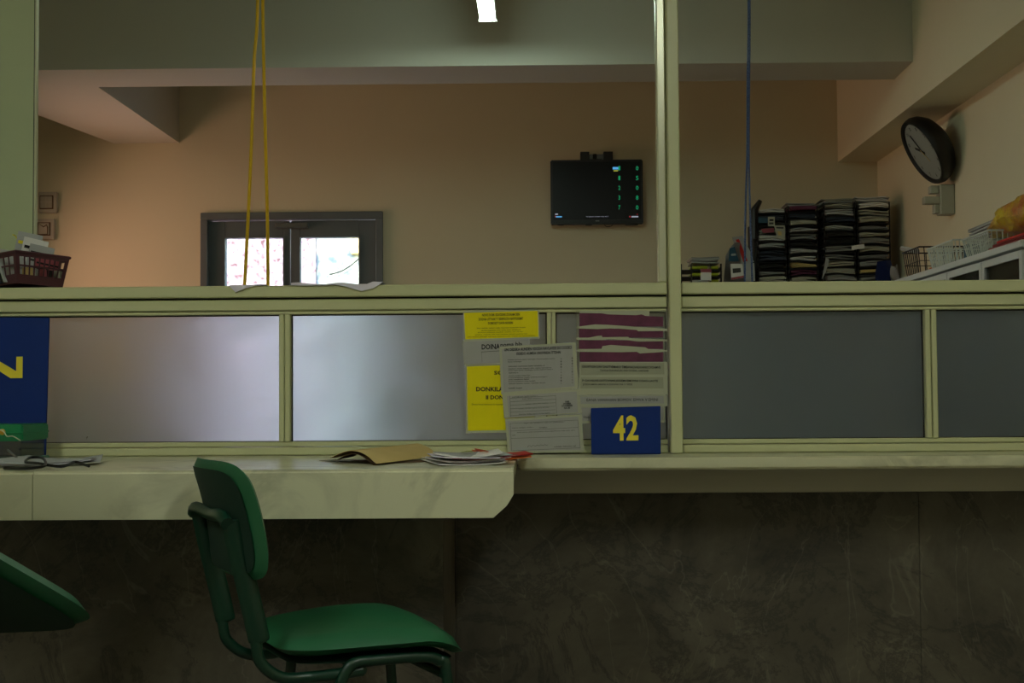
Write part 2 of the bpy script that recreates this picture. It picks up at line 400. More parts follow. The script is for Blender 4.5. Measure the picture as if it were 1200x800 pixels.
# the glazed double door in the far wall
D = tag(obj('door_1', bx(dL, dR, YF-.03, YF+.10, dT-.045, dT, .003), 'alu_dark'), kind='structure')
D['label'] = 'dark grey double door with two bright glass panes'
fw = .045
obj('door_frame', bx(dL, dL+fw, YF-.03, YF+.10, 0, dT-.045, .003), 'alu_dark', D)
obj('door_frame', bx(dR-fw, dR, YF-.03, YF+.10, 0, dT-.045, .003), 'alu_dark', D)
g = [P(x, 300, YF+.04).x for x in (241, 265, 332.5, 341, 352.5, 421, 444)]
gt = P(340, 279, YF+.04).z
def leaf(xa, xb, ga, gb):
    bm = bmesh.new()
    box(bm, xa, ga, YF+.02, YF+.07, .02, dT-.05, .004); box(bm, gb, xb, YF+.02, YF+.07, .02, dT-.05, .004)
    box(bm, ga, gb, YF+.02, YF+.07, gt, dT-.05); box(bm, ga, gb, YF+.02, YF+.07, .02, .22)
    l = obj('door_leaf', bm, 'alu_dark', D)
    obj('glass', bx(ga, gb, YF+.042, YF+.048, .22, gt), 'doorglass', l)
    bm = bmesh.new()
    for (p, q, r, s) in ((ga-.012, ga, .2, gt+.012), (gb, gb+.012, .2, gt+.012), (ga, gb, gt, gt+.012)): box(bm, p, q, YF+.008, YF+.02, r, s)
    obj('glazing_bead', bm, 'alu_dark', l)
leaf(g[0], g[3]-.004, g[1], g[2]); leaf(g[3]+.002, g[6], g[4], g[5])
q1, q2 = P(323, 261.5, YF-.01), P(361, 267, YF-.01)
obj('door_closer', bx(q1.x, q2.x, YF-.03, YF+.02, q2.z, q1.z, .004), 'metalgrey', D)
# street outside
struct('ground_street', bx(-8, 8, YF+.2, 22, -.12, -.02), 'pave')
xm = P(370, 300, 12.0).x
bm = bx(-8, xm, 12.0, 12.4, -.1, 4.2); ow = struct('wall_street_pink', bm, 'pinkwall')
bm = bx(xm+.001, 8, 12.02, 12.4, -.1, 3.4); struct('wall_street_pale', bm, 'bluewall')
a = P(411, 268, 11.98); b_ = P(426, 298, 11.98)
single('street_sign', bx(a.x, b_.x, 11.96, 12.019, b_.z, a.z, .01), 'kraft', 'ochre board hanging outside behind the right door pane', 'sign')
bm = bmesh.new(); tube(bm, smooth_path([P(386, 321, 12.03), P(390, 320.6, 11.99), P(400, 317.5, 11.99), P(411, 311, 11.99), P(422, 302, 11.99), P(440, 290, 12.03)]), .006, 6)
single('overhead_cable', bm, 'ink', 'thin dark cable sagging outside behind the right door pane', 'cable', smooth=True)

# ------------------------------------------------------------------ stone-faced counter wall, ledge
zt = P(700, 536.5, 3.73).z                       # top of marble counter and ledge
YL = 3.73; xend = P(603, 545, 3.4).x; YC = 3.21
zb2 = P(300, 608, YC).z
wc = struct('wall_counter', bx(-2.6, XR, 4.07, 4.22, 0, zt-.04), 'gasket')
cut = [P(535, 700, 4.02).x, P(1076, 700, 4.02).x]
def panel(x0, x1, y0, y1, z0, z1): return obj('stone_panel', bx(x0, x1, y0, y1, z0, z1, .0008), 'stone', wc)
zs = P(700, 579, 3.92).z
panel(cut[0]-.6, cut[0]-.0004, 4.0, 4.06, 0, zs+.05)
panel(cut[0]+.0004, cut[1]-.0003, 4.0, 4.06, 0, zs+.05)
panel(cut[1]+.0003, XR, 4.0, 4.06, 0, zs+.05)
xs = P(520, 700, 3.5).x
base = struct('wall_base', bx(-2.9, xs-.03, 3.55, 3.99, 0, zb2+.09), 'gasket')
x = xs
for wd_ in (1.4, 1.2):
    obj('stone_panel', bx(x-wd_+.003, x, 3.5, 3.549, 0, zb2+.08, .002), 'stone', base); x -= wd_
obj('stone_panel', bx(xs-.029, xs, 3.55, 3.99, 0, zb2+.08, .002), 'stone', base, label='narrow stone return at the end of the desk base')
za, zb_ = P(800, 544, 3.86).z, P(800, 577.5, 3.86).z
single('apron_board', bx(xend-.03, XR, 3.86, 3.99, zb_, zt-.035, .003), 'steelbeam', 'plain grey board running under the marble ledge', 'board')
le = thing('marble_ledge', 'narrow cream marble ledge under the right-hand partition panes', 'ledge', (1, YL+.1, zt-.03))
obj('slab', bx(xend+.005, XR, YL, 4.2, zt-.033, zt, .006, seg=2), 'marble', le, label='ledge slab with rounded front edge')
# counter with deep waterfall lip
ct = thing('marble_counter', 'thick cream marble counter with a cut corner at its right end', 'counter', (-1, 3.5, zb2))
seam = P(38, 580, YC).x
def lip(x0, x1, cham):
    bm = bmesh.new()
    if cham:
        poly = [(x0, zb2), (x1-.048, zb2), (x1-.016, zb2+.028), (x1, zb2+.054), (x1, zt-.008), (x1-.006, zt), (x0, zt)]
    else: poly = [(x0, zb2), (x1, zb2), (x1, zt), (x0, zt)]
    prism(bm, poly, 'y', YC, YC+.03)
    es = [e for e in bm.edges if all(abs(v.co.y-YC) < 1e-5 and v.co.z > zt-.001 for v in e.verts)]
    bmesh.ops.bevel(bm, geom=es, offset=.008, segments=3, affect='EDGES')
    return bm
for (x0, x1, c) in ((seam+.001, xend, True), (-2.9, seam-.001, False)):
    s_ = obj('marble_slab', bx(x0, x1, YC+.0305, 4.07, zt-.03, zt), 'marble', ct)
    obj('marble_front', lip(x0, x1, c), 'marble', ct)
bm = bmesh.new()
prism(bm, [(YC+.031, zb2+.075), (3.49, zb2+.09), (3.49, zt-.03), (YC+.031, zt-.03)], 'x', xend-.03, xend)
obj('end_cheek', bm, 'marble', ct)

# ------------------------------------------------------------------ partition
pt = thing('glazed_partition', 'cream metal partition with frosted panes standing on the marble counter', 'partition', (0, YP, zt))
XA, XZ = -2.9, XR
def Z(px, py, Y=YP): return P(px, py, Y).z
px0, px1 = P(784.5, 440, YP-.01).x, P(798.5, 440, YP-.01).x
zr_t, zr_b = Z(600, 332.6), Z(600, 346.3)
Zm = (Z(600, 348.5), Z(600, 361.5)); Zn = (Z(600, 362.5), Z(600, 366))
zp_b = Z(600, 516)
zq = (Z(600, 521.5), Z(600, 534.5))
cuts = [(XA, px0-.004), (px1+.004, XZ)]
for (a, b_) in cuts:
    obj('top_rail', bx(a, b_, YP-.012, YP+.26, zr_b, zr_t, .003), 'frame', pt)
    obj('middle_rail', bx(a, b_, YP+.002, YP+.07, Zm[1], Zm[0], .003), 'frame', pt)
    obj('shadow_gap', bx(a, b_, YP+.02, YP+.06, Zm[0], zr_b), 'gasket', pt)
    obj('upper_bead', bx(a, b_, YP+.010, YP+.06, Zn[1], Zm[1]-.0015, .002), 'frame', pt)
    obj('lower_bead', bx(a, b_, YP+.010, YP+.06, zq[0], zp_b, .002), 'frame', pt)
    obj('bottom_rail', bx(a, b_, YP+.002, YP+.07, zt+.001, zq[0]-.002, .003), 'frame', pt)
# posts
obj('post', bx(px0, px1, YP-.035, YP+.04, zt+.001, ZC, .003), 'frame', pt, label='full-height cream post beside the number 42 sign')
pl_ = P(776.5, 150, YP+.01).x
obj('post_channel', bx(px0-.028, px0-.001, YP+.0, YP+.045, zr_t+.001, ZC, .004), 'brightalu', pt, label='shiny aluminium channel on the post')
cL = P(43, 150, 4.3).x
obj('side_panel', bx(-2.3, cL-.008, 4.294, 4.312, zr_t+.0005, ZC), 'panel', pt, label='wide flat pale green panel above the basket')
obj('panel_trim', bx(cL-.006, cL, 4.292, 4.314, zr_t+.0005, ZC, .002), 'brightalu', pt)
obj('panel_trim', bx(cL-.0078, cL-.0062, 4.293, 4.312, zr_t+.0005, ZC), 'gasket', pt)
# mullions (centre px, half width)
mull = [(-60, 6), (333, 6.6), (646.5, 5.2), (1092.5, 6.6), (1330, 6)]
mx_ = []
for c, h in mull:
    m0, m1 = P(c-h, 440, YP).x, P(c+h, 440, YP).x; mx_.append((m0, m1))
    bm = bmesh.new(); mid = (m0+m1)/2
    box(bm, m0, mid-.001, YP+.006, YP+.055, zp_b, Zn[1], .002); box(bm, mid+.001, m1, YP+.002, YP+.055, zp_b, Zn[1], .002)
    obj('mullion', bm, 'frame', pt)
edges = [XA] + [v for p in mx_[:3] for v in p] + [px0-.004]
spans = list(zip(edges[::2], edges[1::2])) + [(px1+.004, mx_[3][0]), (mx_[3][1], min(mx_[4][0], XZ)), ]
for (a, b_) in spans:
    obj('pane', bx(a, b_, YP+.036, YP+.042, zp_b, Zn[1]), 'frost', pt, label='frosted glass pane')
    bm = bmesh.new(); g_ = .0035
    for (p, q, r, s) in ((a, a+g_, zp_b, Zn[1]), (b_-g_, b_, zp_b, Zn[1]), (a+g_, b_-g_, Zn[1]-g_, Zn[1]), (a+g_, b_-g_, zp_b, zp_b+g_*.6)): box(bm, p, q, YP+.03, YP+.0355, r, s)
    obj('gasket', bm, 'gasket', pt)

# ------------------------------------------------------------------ notices taped on the partition
UX, UZ = Vector((1,0,0)), Vector((0,0,1))
def sheet_px(name, label, cat, m, pts, Y, th=.0012, group=None, border=None, bm_=None):
    """flat sheet given by 4 photo corners (tl,tr,br,bl) standing in plane Y"""
    q = [P(a, b, Y) for a, b in pts]
    t = thing(name, label, cat, (sum(v.x for v in q)/4, Y, min(v.z for v in q)), group)
    def fn(off, s=0.0):
        c = sum(q, Vector())/4
        return [Vector((v.x+(c.x-v.x)*s, Y-off, v.z+(c.z-v.z)*s)) for v in q]
    return t, q
def quad(bm, q, y0, y1, nx=8, wav=0.0):
    """slab between corner points (tl,tr,br,bl)"""
    def f(u, v):
        a = q[0].lerp(q[1], u); b = q[3].lerp(q[2], u); p = a.lerp(b, v)
        return Vector((p.x, y0 + wav*math.sin(u*7+v*3), p.z))
    grid(bm, f, nx, nx, 0)
    geo = bmesh.ops.extrude_face_region(bm, geom=bm.faces[:])
    vv = [e for e in geo['geom'] if isinstance(e, bmesh.types.BMVert)]
    bmesh.ops.translate(bm, verts=vv, vec=(0, y1-y0, 0))
def inset(q, l, t, r, b):
    """shrink a px quad (tl,tr,br,bl) by px amounts"""
    (a, c, d, e) = q
    return [(a[0]+l, a[1]+t), (c[0]-r, c[1]+t), (d[0]-r, d[1]-b), (e[0]+l, e[1]-b)]
def notice(name, label, cat, q, Y, m, ms, group=None, mb='pocket', pads=(2.5,2.5,2.5,2.5), back=True, inner='printed_sheet'):
    """a pocket/border with a sheet in front and the sheet's print"""
    Q = [P(a, b, Y) for a, b in q]
    t = thing(name, label, cat, (sum(v.x for v in Q)/4, Y, min(v.z for v in Q)), group)
    bm = bmesh.new(); quad(bm, Q, Y, Y-.0012, 4); obj('backing', bm, mb, t)
    qi = [P(a, b, Y) for a, b in inset(q, *pads)]
    bm = bmesh.new(); quad(bm, qi, Y-.0013, Y-.0020, 4); s_ = obj(inner, bm, m, t)
    return t, s_
def print_line(t, body, x0, x1, yb, h, Y, m='ink', bold=.0, slope=0.0, name='lettering'):
    """one line of lettering from px x0 to x1 with baseline yb and px height h"""
    a = P(x0, yb, Y); b = P(x1, yb+slope*(x1-x0), Y); c = P(x0, yb-h, Y)
    ux = (b-a).normalized(); w = (b-a).length
    bm = text_bm(body, w, (c-a).length, a - Vector((0,.0004,0)), ux, UZ, bold)
    return obj(name, bm, m, t)
def rule(bm, x0, y0, x1, y1, Y, th=.0006):
    a, b = P(x0, y0, Y), P(x1, y1, Y); d = (b-a).normalized(); n = Vector((-d.z, 0, d.x))*th
    vs = [bm.verts.new(v) for v in (a-n, b-n, b+n, a+n)]; bm.faces.new(vs)
    vs = [bm.verts.new(v-Vector((0,.0003,0))) for v in (a-n, b-n, b+n, a+n)]; bm.faces.new(vs)
rw = random.Random(3)
def words(n, caps=False):
    out = []; tot = 0
    syl = ['do','na','ki','lo','ta','vo','ne','ri','mo','si','pa','ko','en','is','ou','ma','te','la']
    while tot < n:
        w_ = ''.join(rw.choice(syl) for _ in range(rw.randint(2, 4))); out.append(w_); tot += len(w_)+1
    s_ = ' '.join(out)[:n].strip(); return s_.upper() if caps else s_
Yn = YP-.004
q = [(542.5,365),(631.5,362.5),(632.5,396.5),(544,399.5)]
t, s_ = notice('yellow_notice', 'wide yellow printed notice taped topmost above the grey slip', 'notice', q, Yn, 'yellow', 'ink', pads=(1.5,1.5,1.5,2))
Yt = Yn-.0022
for (b, x0, x1, y, h) in (('NOVE DOBK EDVODRK DOAAM DEN', 565, 609, 370.6, 3.0), ('DODNA UTTVAKT T EDIPOCTA NAVTODEMT', 561, 613, 375.6, 3.0), ('DOBIOIDT DAVA NODEN', 572, 601, 380, 2.8)):
    print_line(t, b, x0, x1, y, h, Yt, bold=.02, slope=-.02)
for (x0, x1, y) in ((559,616,385.2),(564,610,387.8),(560,613,390.4),(557,618,393),(548,627,395.6)):
    print_line(t, words(int((x1-x0)*.85)), x0, x1, y, 1.5, Yt, slope=-.02)
Y2 = Yn-.003
q = [(545.5,427.5),(626,424.5),(628,506),(546.5,507.5)]
t, s_ = notice('yellow_notice', 'tall yellow printed notice half hidden by the grey plastic pockets', 'notice', q, Yn, 'yellow', 'ink', pads=(1.8,1.8,1.8,3))
print_line(t, 'SO', 579, 590, 439, 4.6, Yt, bold=.02)
print_line(t, 'DONKILA', 558, 590, 458.5, 5.4, Yt, bold=.03)
print_line(t, 'II DON', 569.5, 590, 467.8, 4.8, Yt, bold=.03)
print_line(t, 'Dona lonal ldmono lo loamen', 553, 590, 474.5, 1.8, Yt)
q = [(542,399.5),(621,396),(622,424),(544,427.5)]
t, s_ = notice('grey_slip', 'grey slip lettered in large black capitals between the two yellow notices', 'notice', q, Y2, 'sheetgrey', 'ink', pads=(.4,1,.4,1))
Yt2 = Y2-.0022
print_line(t, 'DOINA', 564.5, 586, 409.5, 6.2, Yt2, bold=.025, slope=-.03)
print_line(t, 'noma bla', 586.5, 612, 406.5, 5, Yt2, bold=.01, slope=-.05)
bm = bmesh.new(); rule(bm, 564, 412.3, 600, 410, Yt2); rule(bm, 564.5, 412.3, 565, 424, Yt2, .0003); obj('ruled_line', bm, 'inkgrey', t)
# three stacked grey pockets
Y3 = Yn-.008
q = [(585,406),(674.5,401),(677.5,455),(587.5,462)]
t, s_ = notice('plastic_pocket', 'tallest grey plastic pocket holding a price table, top of its column', 'notice', q, Y3, 'sheetgrey', 'ink', pads=(3,3,4,2.5), group=None)
Yt3 = Y3-.0022
print_line(t, 'UNI DEDEKA AUNDEN VDODA NAVLAVDE DO DODEO', 591, 670, 411.5, 3.6, Yt3, bold=.025, slope=-.035)
print_line(t, 'ODEDO AUMDA UNOVNDA ITTDHN', 605, 657, 416, 3.2, Yt3, bold=.025, slope=-.035)
for k, (x0, x1, y) in enumerate(((595,650,422.5),(595,611,425),(596,638,430),(595.5,646,433),(595.5,648,435),(596,607,437.5),(596,621,441.2),(596,641,443.5),(596,620,445.5),(596,627,448),(596,639,450.5),(596,612,455.5))):
    print_line(t, words(max(8, int((x1-x0)*.8))), x0, x1, y, 1.6, Yt3, 'inkgrey', bold=.01, slope=-.03)
for x in (657, 670):
    for k in range(10): print_line(t, rw.choice(['1','5','8','0']), x, x+1.2, 421+3.2*k+(0 if x < 660 else -.8), 1.6, Yt3, 'inkgrey')
q = [(588.5,461),(678.5,455.5),(680.5,484),(591,490)]
t, s_ = notice('plastic_pocket', 'middle grey plastic pocket with a ruled form, under the price table', 'notice', q, Y3+.001, 'sheetgrey', 'ink', pads=(5.5,3,3,1))
Yt4 = Y3-.0012
bm = bmesh.new()
for k in range(6): rule(bm, 598, 466.5+4.1*k, 651, 463.5+4.1*k, Yt4, .00035)
rule(bm, 651, 463, 652.5, 484.5, Yt4, .00035); rule(bm, 597.5, 463.5, 598.5, 488, Yt4, .00035)
obj('ruled_line', bm, 'inkgrey', t)
for (x0, x1, y) in ((600,630,465.8),(612,636,468),(616,642,474),(608,643,479.8),(608,645,486)): print_line(t, words(int((x1-x0)*.8)), x0, x1, y, 1.5, Yt4, 'inkgrey', slope=-.05)
for (b, x0, x1, y) in (('ONE', 662, 667, 471.5), ('DODENA', 660, 669, 474), ('DOAENOVA', 658.5, 671, 476.5), ('NA 20', 661, 668, 479)): print_line(t, b, x0, x1, y, 2, Yt4, bold=.03, slope=-.05)
q = [(592,490.5),(681.5,485),(684.5,529.5),(595,531)]
t, s_ = notice('plastic_pocket', 'lowest grey plastic pocket with a signed slip, resting by the ledge', 'notice', q, Y3, 'sheetgrey', 'ink', pads=(3,3,4,2.5))
bm = bmesh.new()
for (a, b_, c, d) in ((598,496,677,492),(598,496,599.5,528),(677,492,680,524.5),(599.5,528,680,524.5),(598,505,677.5,500.5),(599,513.5,678.5,511)): rule(bm, a, b_, c, d, Yt3, .00035)
obj('ruled_line', bm, 'inkgrey', t)
for (x0, x1, y) in ((614,662,496.8),(600,625,502.2),(632,641,501.5),(606,674,507.5),(600,604,510.5),(649,675,524)): print_line(t, words(max(3, int((x1-x0)*.75))), x0, x1, y, 1.6, Yt3, 'ink', slope=-.04)
a = [P(618+i*1.6, 524-2.2*abs(math.sin(i*1.1))-.1*i, Yt3-.0004) for i in range(16)]
bm = bmesh.new(); tube(bm, a, .0005, 4); obj('signature', bm, 'inkgrey', t)
# right group: slips, maroon strips
Y5 = Yn
def torn(name, label, m, x0, x1, top, yb, Y, wpts, cat='strip', group=None):
    """maroon strip (px), its torn white upper border wpts (list of px,py)"""
    t = thing(name, label, cat, (P((x0+x1)/2, yb, Y).x, Y, P(x0, yb, Y).z), group)
    bm = bmesh.new(); vs = [P(a, b, Y) for a, b in [(x0, yb), (x1, yb)] + top[::-1]]
    prism(bm, [(v.x, v.z) for v in vs], 'y', Y-.001, Y); obj('maroon_sheet', bm, m, t)
    bm = bmesh.new(); vs = [P(a, b, Y) for a, b in wpts]
    prism(bm, [(v.x, v.z) for v in vs], 'y', Y-.0022, Y-.0012); obj('torn_edge', bm, 'pocket', t)
    return t
sl_ = [((679,677.5),) ]
q = [(675,363.5),(783,364),(783.5,463),(676.5,463)]
Q = [P(a, b, Y5) for a, b in q]; bm = bmesh.new(); quad(bm, Q, Y5, Y5-.0008, 3)
single('clear_film_sheet', bm, 'bagglass', 'large clear plastic film behind the maroon strips', 'plastic sheet')
Y6 = Yn-.003
torn('maroon_strip', 'topmost maroon paper strip with a straight white edge over it', 'maroon', 679, 777, [(679,366.5),(705,367),(712,368),(745,369),(752,368),(756,370),(777,371)], 382.5, Y6,
     [(679,364.5),(761,363.8),(761,369.6),(756,369.8),(752,368.2),(745,369.2),(712,368.2),(705,367),(679,366.8)])
torn('maroon_strip', 'second maroon paper strip from the top, torn white upper edge', 'maroon', 678.5, 777, [(678.5,384),(777,386)], 395.5, Y6-.001,
     [(676,382.8),(697,380),(713,380.5),(757,383.5),(782,385),(782,387.6),(748,388),(746,386.5),(720,384.5),(700,385.5),(676,384.8)])
torn('maroon_strip', 'third maroon paper strip from the top, ragged white upper edge', 'maroon', 678.5, 777, [(678.5,398),(777,399)], 408.8, Y6-.002,
     [(675.5,395.5),(690,395.5),(700,393.5),(705,393),(706,395),(736,394.5),(738,396.5),(782,397.5),(782,399.6),(748,400),(735,398.5),(711,397),(707,398.5),(675.5,398.2)])
torn('maroon_strip', 'lowest and broadest maroon paper strip, humped white upper edge', 'maroon', 679.5, 777, [(679.5,411),(777,411)], 423.8, Y6-.003,
     [(676,409),(705,408.6),(706,405.5),(716,404),(722,404.5),(756,406.8),(760,409),(782,410),(782,412),(750,414),(746,412),(728,412.5),(706,412.3),(676,412)])
t, s_ = notice('printed_slip', 'white slip with two lines of print right under the lowest maroon strip', 'notice', [(679,424.5),(782,424),(782.5,440),(679.5,440.5)], Y6-.001, 'white', 'ink', pads=(1.5,1,4,1.5))
M['slip'] = mat('slip_paper', (158,160,136), .6)
s_.data.materials[0] = M['slip']; Yt6 = Y6-.0035
print_line(t, 'ODOPTION DAV DAOTVEMAKO TIMEAVAOVADOANOCVOAMVE', 682, 774, 430.8, 3.0, Yt6, bold=.02, slope=.012)
print_line(t, 'TAVUA DAVAVUAI ANI DODA, UADEAB', 703, 760, 435.3, 2.6, Yt6, bold=.01, slope=.008)
t, s_ = notice('printed_slip', 'white slip with two lines of print, second under the maroon strips', 'notice', [(678.5,440),(782,439.8),(782.5,462.5),(678,462.5)], Y6-.002, 'white', 'ink', pads=(2,2,5,7.5))
s_.data.materials[0] = M['slip']; Yt6 = Y6-.0045
print_line(t, 'P OAVNUVE DOTUVNNI JODEMVEMOVNI COAO-LAOTE', 682.5, 771, 447.6, 3.2, Yt6, bold=.02, slope=.006)
print_line(t, 'JODAVMVA ANVA A DAIVNI DA V VIDE', 683, 741, 451.8, 2.6, Yt6, bold=.01)
t, s_ = notice('printed_slip', 'grey slip with one line of large capitals above the number 42 sign', 'notice', [(679,463.5),(781.5,463),(782,476),(679.5,476.5)], Y6-.001, 'sheetgrey', 'ink', pads=(1,1,4,3.5))
print_line(t, 'EANA VANANAN BOMOV, EIMVA V EMINI', 687.5, 771, 470.6, 3.8, Y6-.0035, bold=.0, slope=-.004)
t, s_ = notice('printed_slip', 'pale slip mostly hidden behind the number 42 sign', 'notice', [(680,476),(779,475.5),(779,495),(681,496)], Y6, 'sheetgrey', 'ink', pads=(1.5,1.5,1.5,3))
print_line(t, 'TDD', 683.5, 691.5, 490, 2.2, Y6-.0025, bold=.01)
# number sign, leaning on the slips, standing on the ledge
def lean_sign(name, label, tl, tr, br, bl, Yb, Yt_, th, m):
    q = [P(tl[0], tl[1], Yt_), P(tr[0], tr[1], Yt_), P(br[0], br[1], Yb), P(bl[0], bl[1], Yb)]
    t = thing(name, label, 'sign', (sum(v.x for v in q)/4, Yb, q[2].z))
    n = (q[1]-q[0]).cross(q[3]-q[0]).normalized()
    if n.y > 0: n = -n
    bm = bmesh.new(); A = [bm.verts.new(v) for v in q]; B = [bm.verts.new(v-n*th) for v in q]
    fs = [bm.faces.new(A), bm.faces.new(B[::-1])] + [bm.faces.new((A[i], B[i], B[(i+1) % 4], A[(i+1) % 4])) for i in range(4)]
    bmesh.ops.bevel(bm, geom=bm.edges[:], offset=.0012, segments=1, affect='EDGES')
    obj('board', bm, m, t); return t, q, n
t, q, n = lean_sign('number_sign', 'small blue sign reading 42 in yellow numerals, standing on the ledge', (692.5,478), (774,475.5), (774.5,531.5), (693,532), YP-.06, YP-.035, .006, 'signblue')
def on_sign(t, q, n, body, u0, u1, v0, v1, m, bold, name='numeral'):
    """u,v fractions of the sign face, v from the bottom"""
    o0 = q[3].lerp(q[2], u0); top = q[0].lerp(q[1], u0)
    org = o0.lerp(top, v0) + n*.0006; ux = (q[2]-q[3]); uz = (q[0]-q[3])
    bm = text_bm(body, ux.length*(u1-u0), uz.length*(v1-v0), org, ux.normalized(), uz.normalized(), bold)
    return obj(name, bm, m, t)
on_sign(t, q, n, '4', .315, .49, .285, .83, 'signyellow', .03)
on_sign(t, q, n, '2', .505, .68, .285, .83, 'signyellow', .03)
bm = bmesh.new(); qq = [q[3].lerp(q[0], .12)+n*.0008, q[2].lerp(q[1], .12)+n*.0008, q[2]+n*.0008, q[3]+n*.0008]
# big blue sign, cut by the frame: ends in N
t, q, n = lean_sign('blue_sign', 'large dark blue sign with a yellow letter N leaning on the left pane', (-95,371), (57.5,372), (53,539), (-100,541), YP-.10, YP-.03, .008, 'signblue')
W0, H0 = (q[1]-q[0]).length, (q[0]-q[3]).length
def letterN(u0, u1, v0, v1, s):
    ux = (q[2]-q[3]); uz = (q[0]-q[3]); bm = bmesh.new()
    def pt2(u, v): return q[3] + ux*u + uz*v + n*.0007
    ws = s/ux.length; dg = .17
    for poly in (((u0,v0),(u0+ws,v0),(u0+ws,v1),(u0,v1)), ((u1-ws,v0),(u1,v0),(u1,v1),(u1-ws,v1)),
                 ((u0+ws,v1),(u0+ws,v1-.44*(v1-v0)),(u1-1.9*ws,v0),(u1-ws,v0),(u1-ws,v0+.32*(v1-v0)))):
        A = [bm.verts.new(pt2(*p)) for p in poly]; B = [bm.verts.new(pt2(*p)+n*.0004) for p in poly]
        bm.faces.new(A); bm.faces.new(B[::-1])
        n_ = len(A)
        for i in range(n_): bm.faces.new((A[i], B[i], B[(i+1) % n_], A[(i+1) % n_]))
    return bm
obj('letter', letterN(.534, .818, .562, .710, .0185), 'signyellow', t)

# ------------------------------------------------------------------ things on the left of the counter
g0 = P(-30, 545, 3.62); g1 = P(27, 545, 3.62)
gz0 = zt+.002; gz1 = P(20, 497, 3.62).z
t = thing('plastic_box', 'clear plastic box with a green lid and base at the left edge of the counter', 'box', ((g0.x+g1.x)/2, 3.7, zt))
obj('body', (lambda b: (box(b, g0.x+.006, g1.x-.008, 3.625, 3.628, gz0+.012, gz1-.045), box(b, g1.x-.011, g1.x-.008, 3.628, 3.80, gz0+.012, gz1-.045), box(b, g0.x+.006, g0.x+.009, 3.628, 3.80, gz0+.012, gz1-.045), box(b, g0.x+.009, g1.x-.011, 3.797, 3.80, gz0+.012, gz1-.045), b)[-1])(bmesh.new()), 'clearbox', t)
bm = bx(g0.x, g1.x, 3.615, 3.81, gz1-.045, gz1, .004, seg=2); ld = obj('lid', bm, 'greenplastic', t)
obj('rim', bx(g0.x-.001, g1.x+.001, 3.612, 3.813, gz1-.026, gz1-.020, .002), 'greenplastic', ld)
obj('base', bx(g0.x-.004, g1.x+.002, 3.61, 3.815, gz0, gz0+.012, .003), 'greenplastic', t)
bm = bmesh.new(); lathe(bm, [(0,0),(.008,0),(.008,.004),(0,.006)], 12); bmesh.ops.rotate(bm, verts=bm.verts, matrix=Matrix.Rotation(PI/2, 3, 'X')); bmesh.ops.translate(bm, verts=bm.verts, vec=P(3, 506, 3.613)); obj('round_sticker', bm, 'gold', t)
# wires / pens sticking out of it
bm = bmesh.new(); tube(bm, smooth_path([P(-20, 500, 3.60), P(2, 504, 3.60), P(8, 511, 3.59), P(15, 511, 3.58), P(24, 516, 3.58)]), .0016, 6)
single('pale_cord', bm, 'pocket', 'thin pale cord looping across the green lid', 'cord', smooth=True)
bm = bmesh.new(); tube(bm, [P(9, 527, 3.585), P(27, 542.5, 3.55)], .003, 8)
single('metal_pen', bm, 'metalgrey', 'thin shiny pen leaning against the clear box', 'pen', smooth=True)
def on_counter(px, py):
    """point of the counter top seen at px, py"""
    d = ROT @ Vector(((px-600)/F, -(py-400)/F, -1)); k = (zt-CAM.z)/d.z; return CAM + d*k
def paper_pile(name, label, cat, corners, n, mats, sheet_t=.0012, jitter=.012, curl=.01, group=None, base=None, rot=12):
    """loose leaves; corners = world tl,tr,br,bl on the supporting surface"""
    c = sum(corners, Vector())/4; t = thing(name, label, cat, c, group); z = .0005
    for k in range(n):
        a = random.uniform(-rot, rot)*PI/180; dx, dy = random.uniform(-jitter, jitter), random.uniform(-jitter, jitter)
        cu = [random.uniform(0, curl) for _ in range(4)]; ph = random.random()*6
        bm = bmesh.new()
        def f(u, v):
            p = corners[3].lerp(corners[2], u).lerp(corners[0].lerp(corners[1], u), v) - c
            q = Vector((p.x*math.cos(a)-p.y*math.sin(a)+dx, p.x*math.sin(a)+p.y*math.cos(a)+dy, 0))
            q.z = z + (cu[0]*(1-u)**3*(1-v) + cu[1]*u**3*v + cu[2]*u**3*(1-v) + cu[3]*(1-u)**3*v) + .0015*(1+math.sin(u*5+ph))*min(1,k)
            return q + c
        grid(bm, f, 8, 6); geo = bmesh.ops.extrude_face_region(bm, geom=bm.faces[:])
        bmesh.ops.translate(bm, verts=[e for e in geo['geom'] if isinstance(e, bmesh.types.BMVert)], vec=(0,0,sheet_t*.8))
        obj('leaf', bm, mats[k % len(mats)], t, smooth=True); z += sheet_t
    return t
cc = [on_counter(30, 541.5), on_counter(118, 540.5), on_counter(112, 545), on_counter(-10, 549)]
paper_pile('loose_papers', 'crumpled pale sheets lying beside the green box and blue sign', 'papers', cc, 4, ['greypaper','lilac','greypaper'], .002, .01, .012, rot=4)
bm = bmesh.new()
tube(bm, smooth_path([on_counter(5,551.5)+UZ*.006, on_counter(30,552)+UZ*.006, on_counter(52,550.5)+UZ*.01, on_counter(50,546)+UZ*.02, on_counter(36,545)+UZ*.02, on_counter(30,548)+UZ*.014, on_counter(45,549)+UZ*.013, on_counter(72,549.5)+UZ*.006, on_counter(88,548)+UZ*.014, on_counter(104,549)+UZ*.006]), .0035, 6)
single('black_cord', bm, 'black', 'looped black cord lying on the crumpled pale sheets', 'cord', smooth=True)
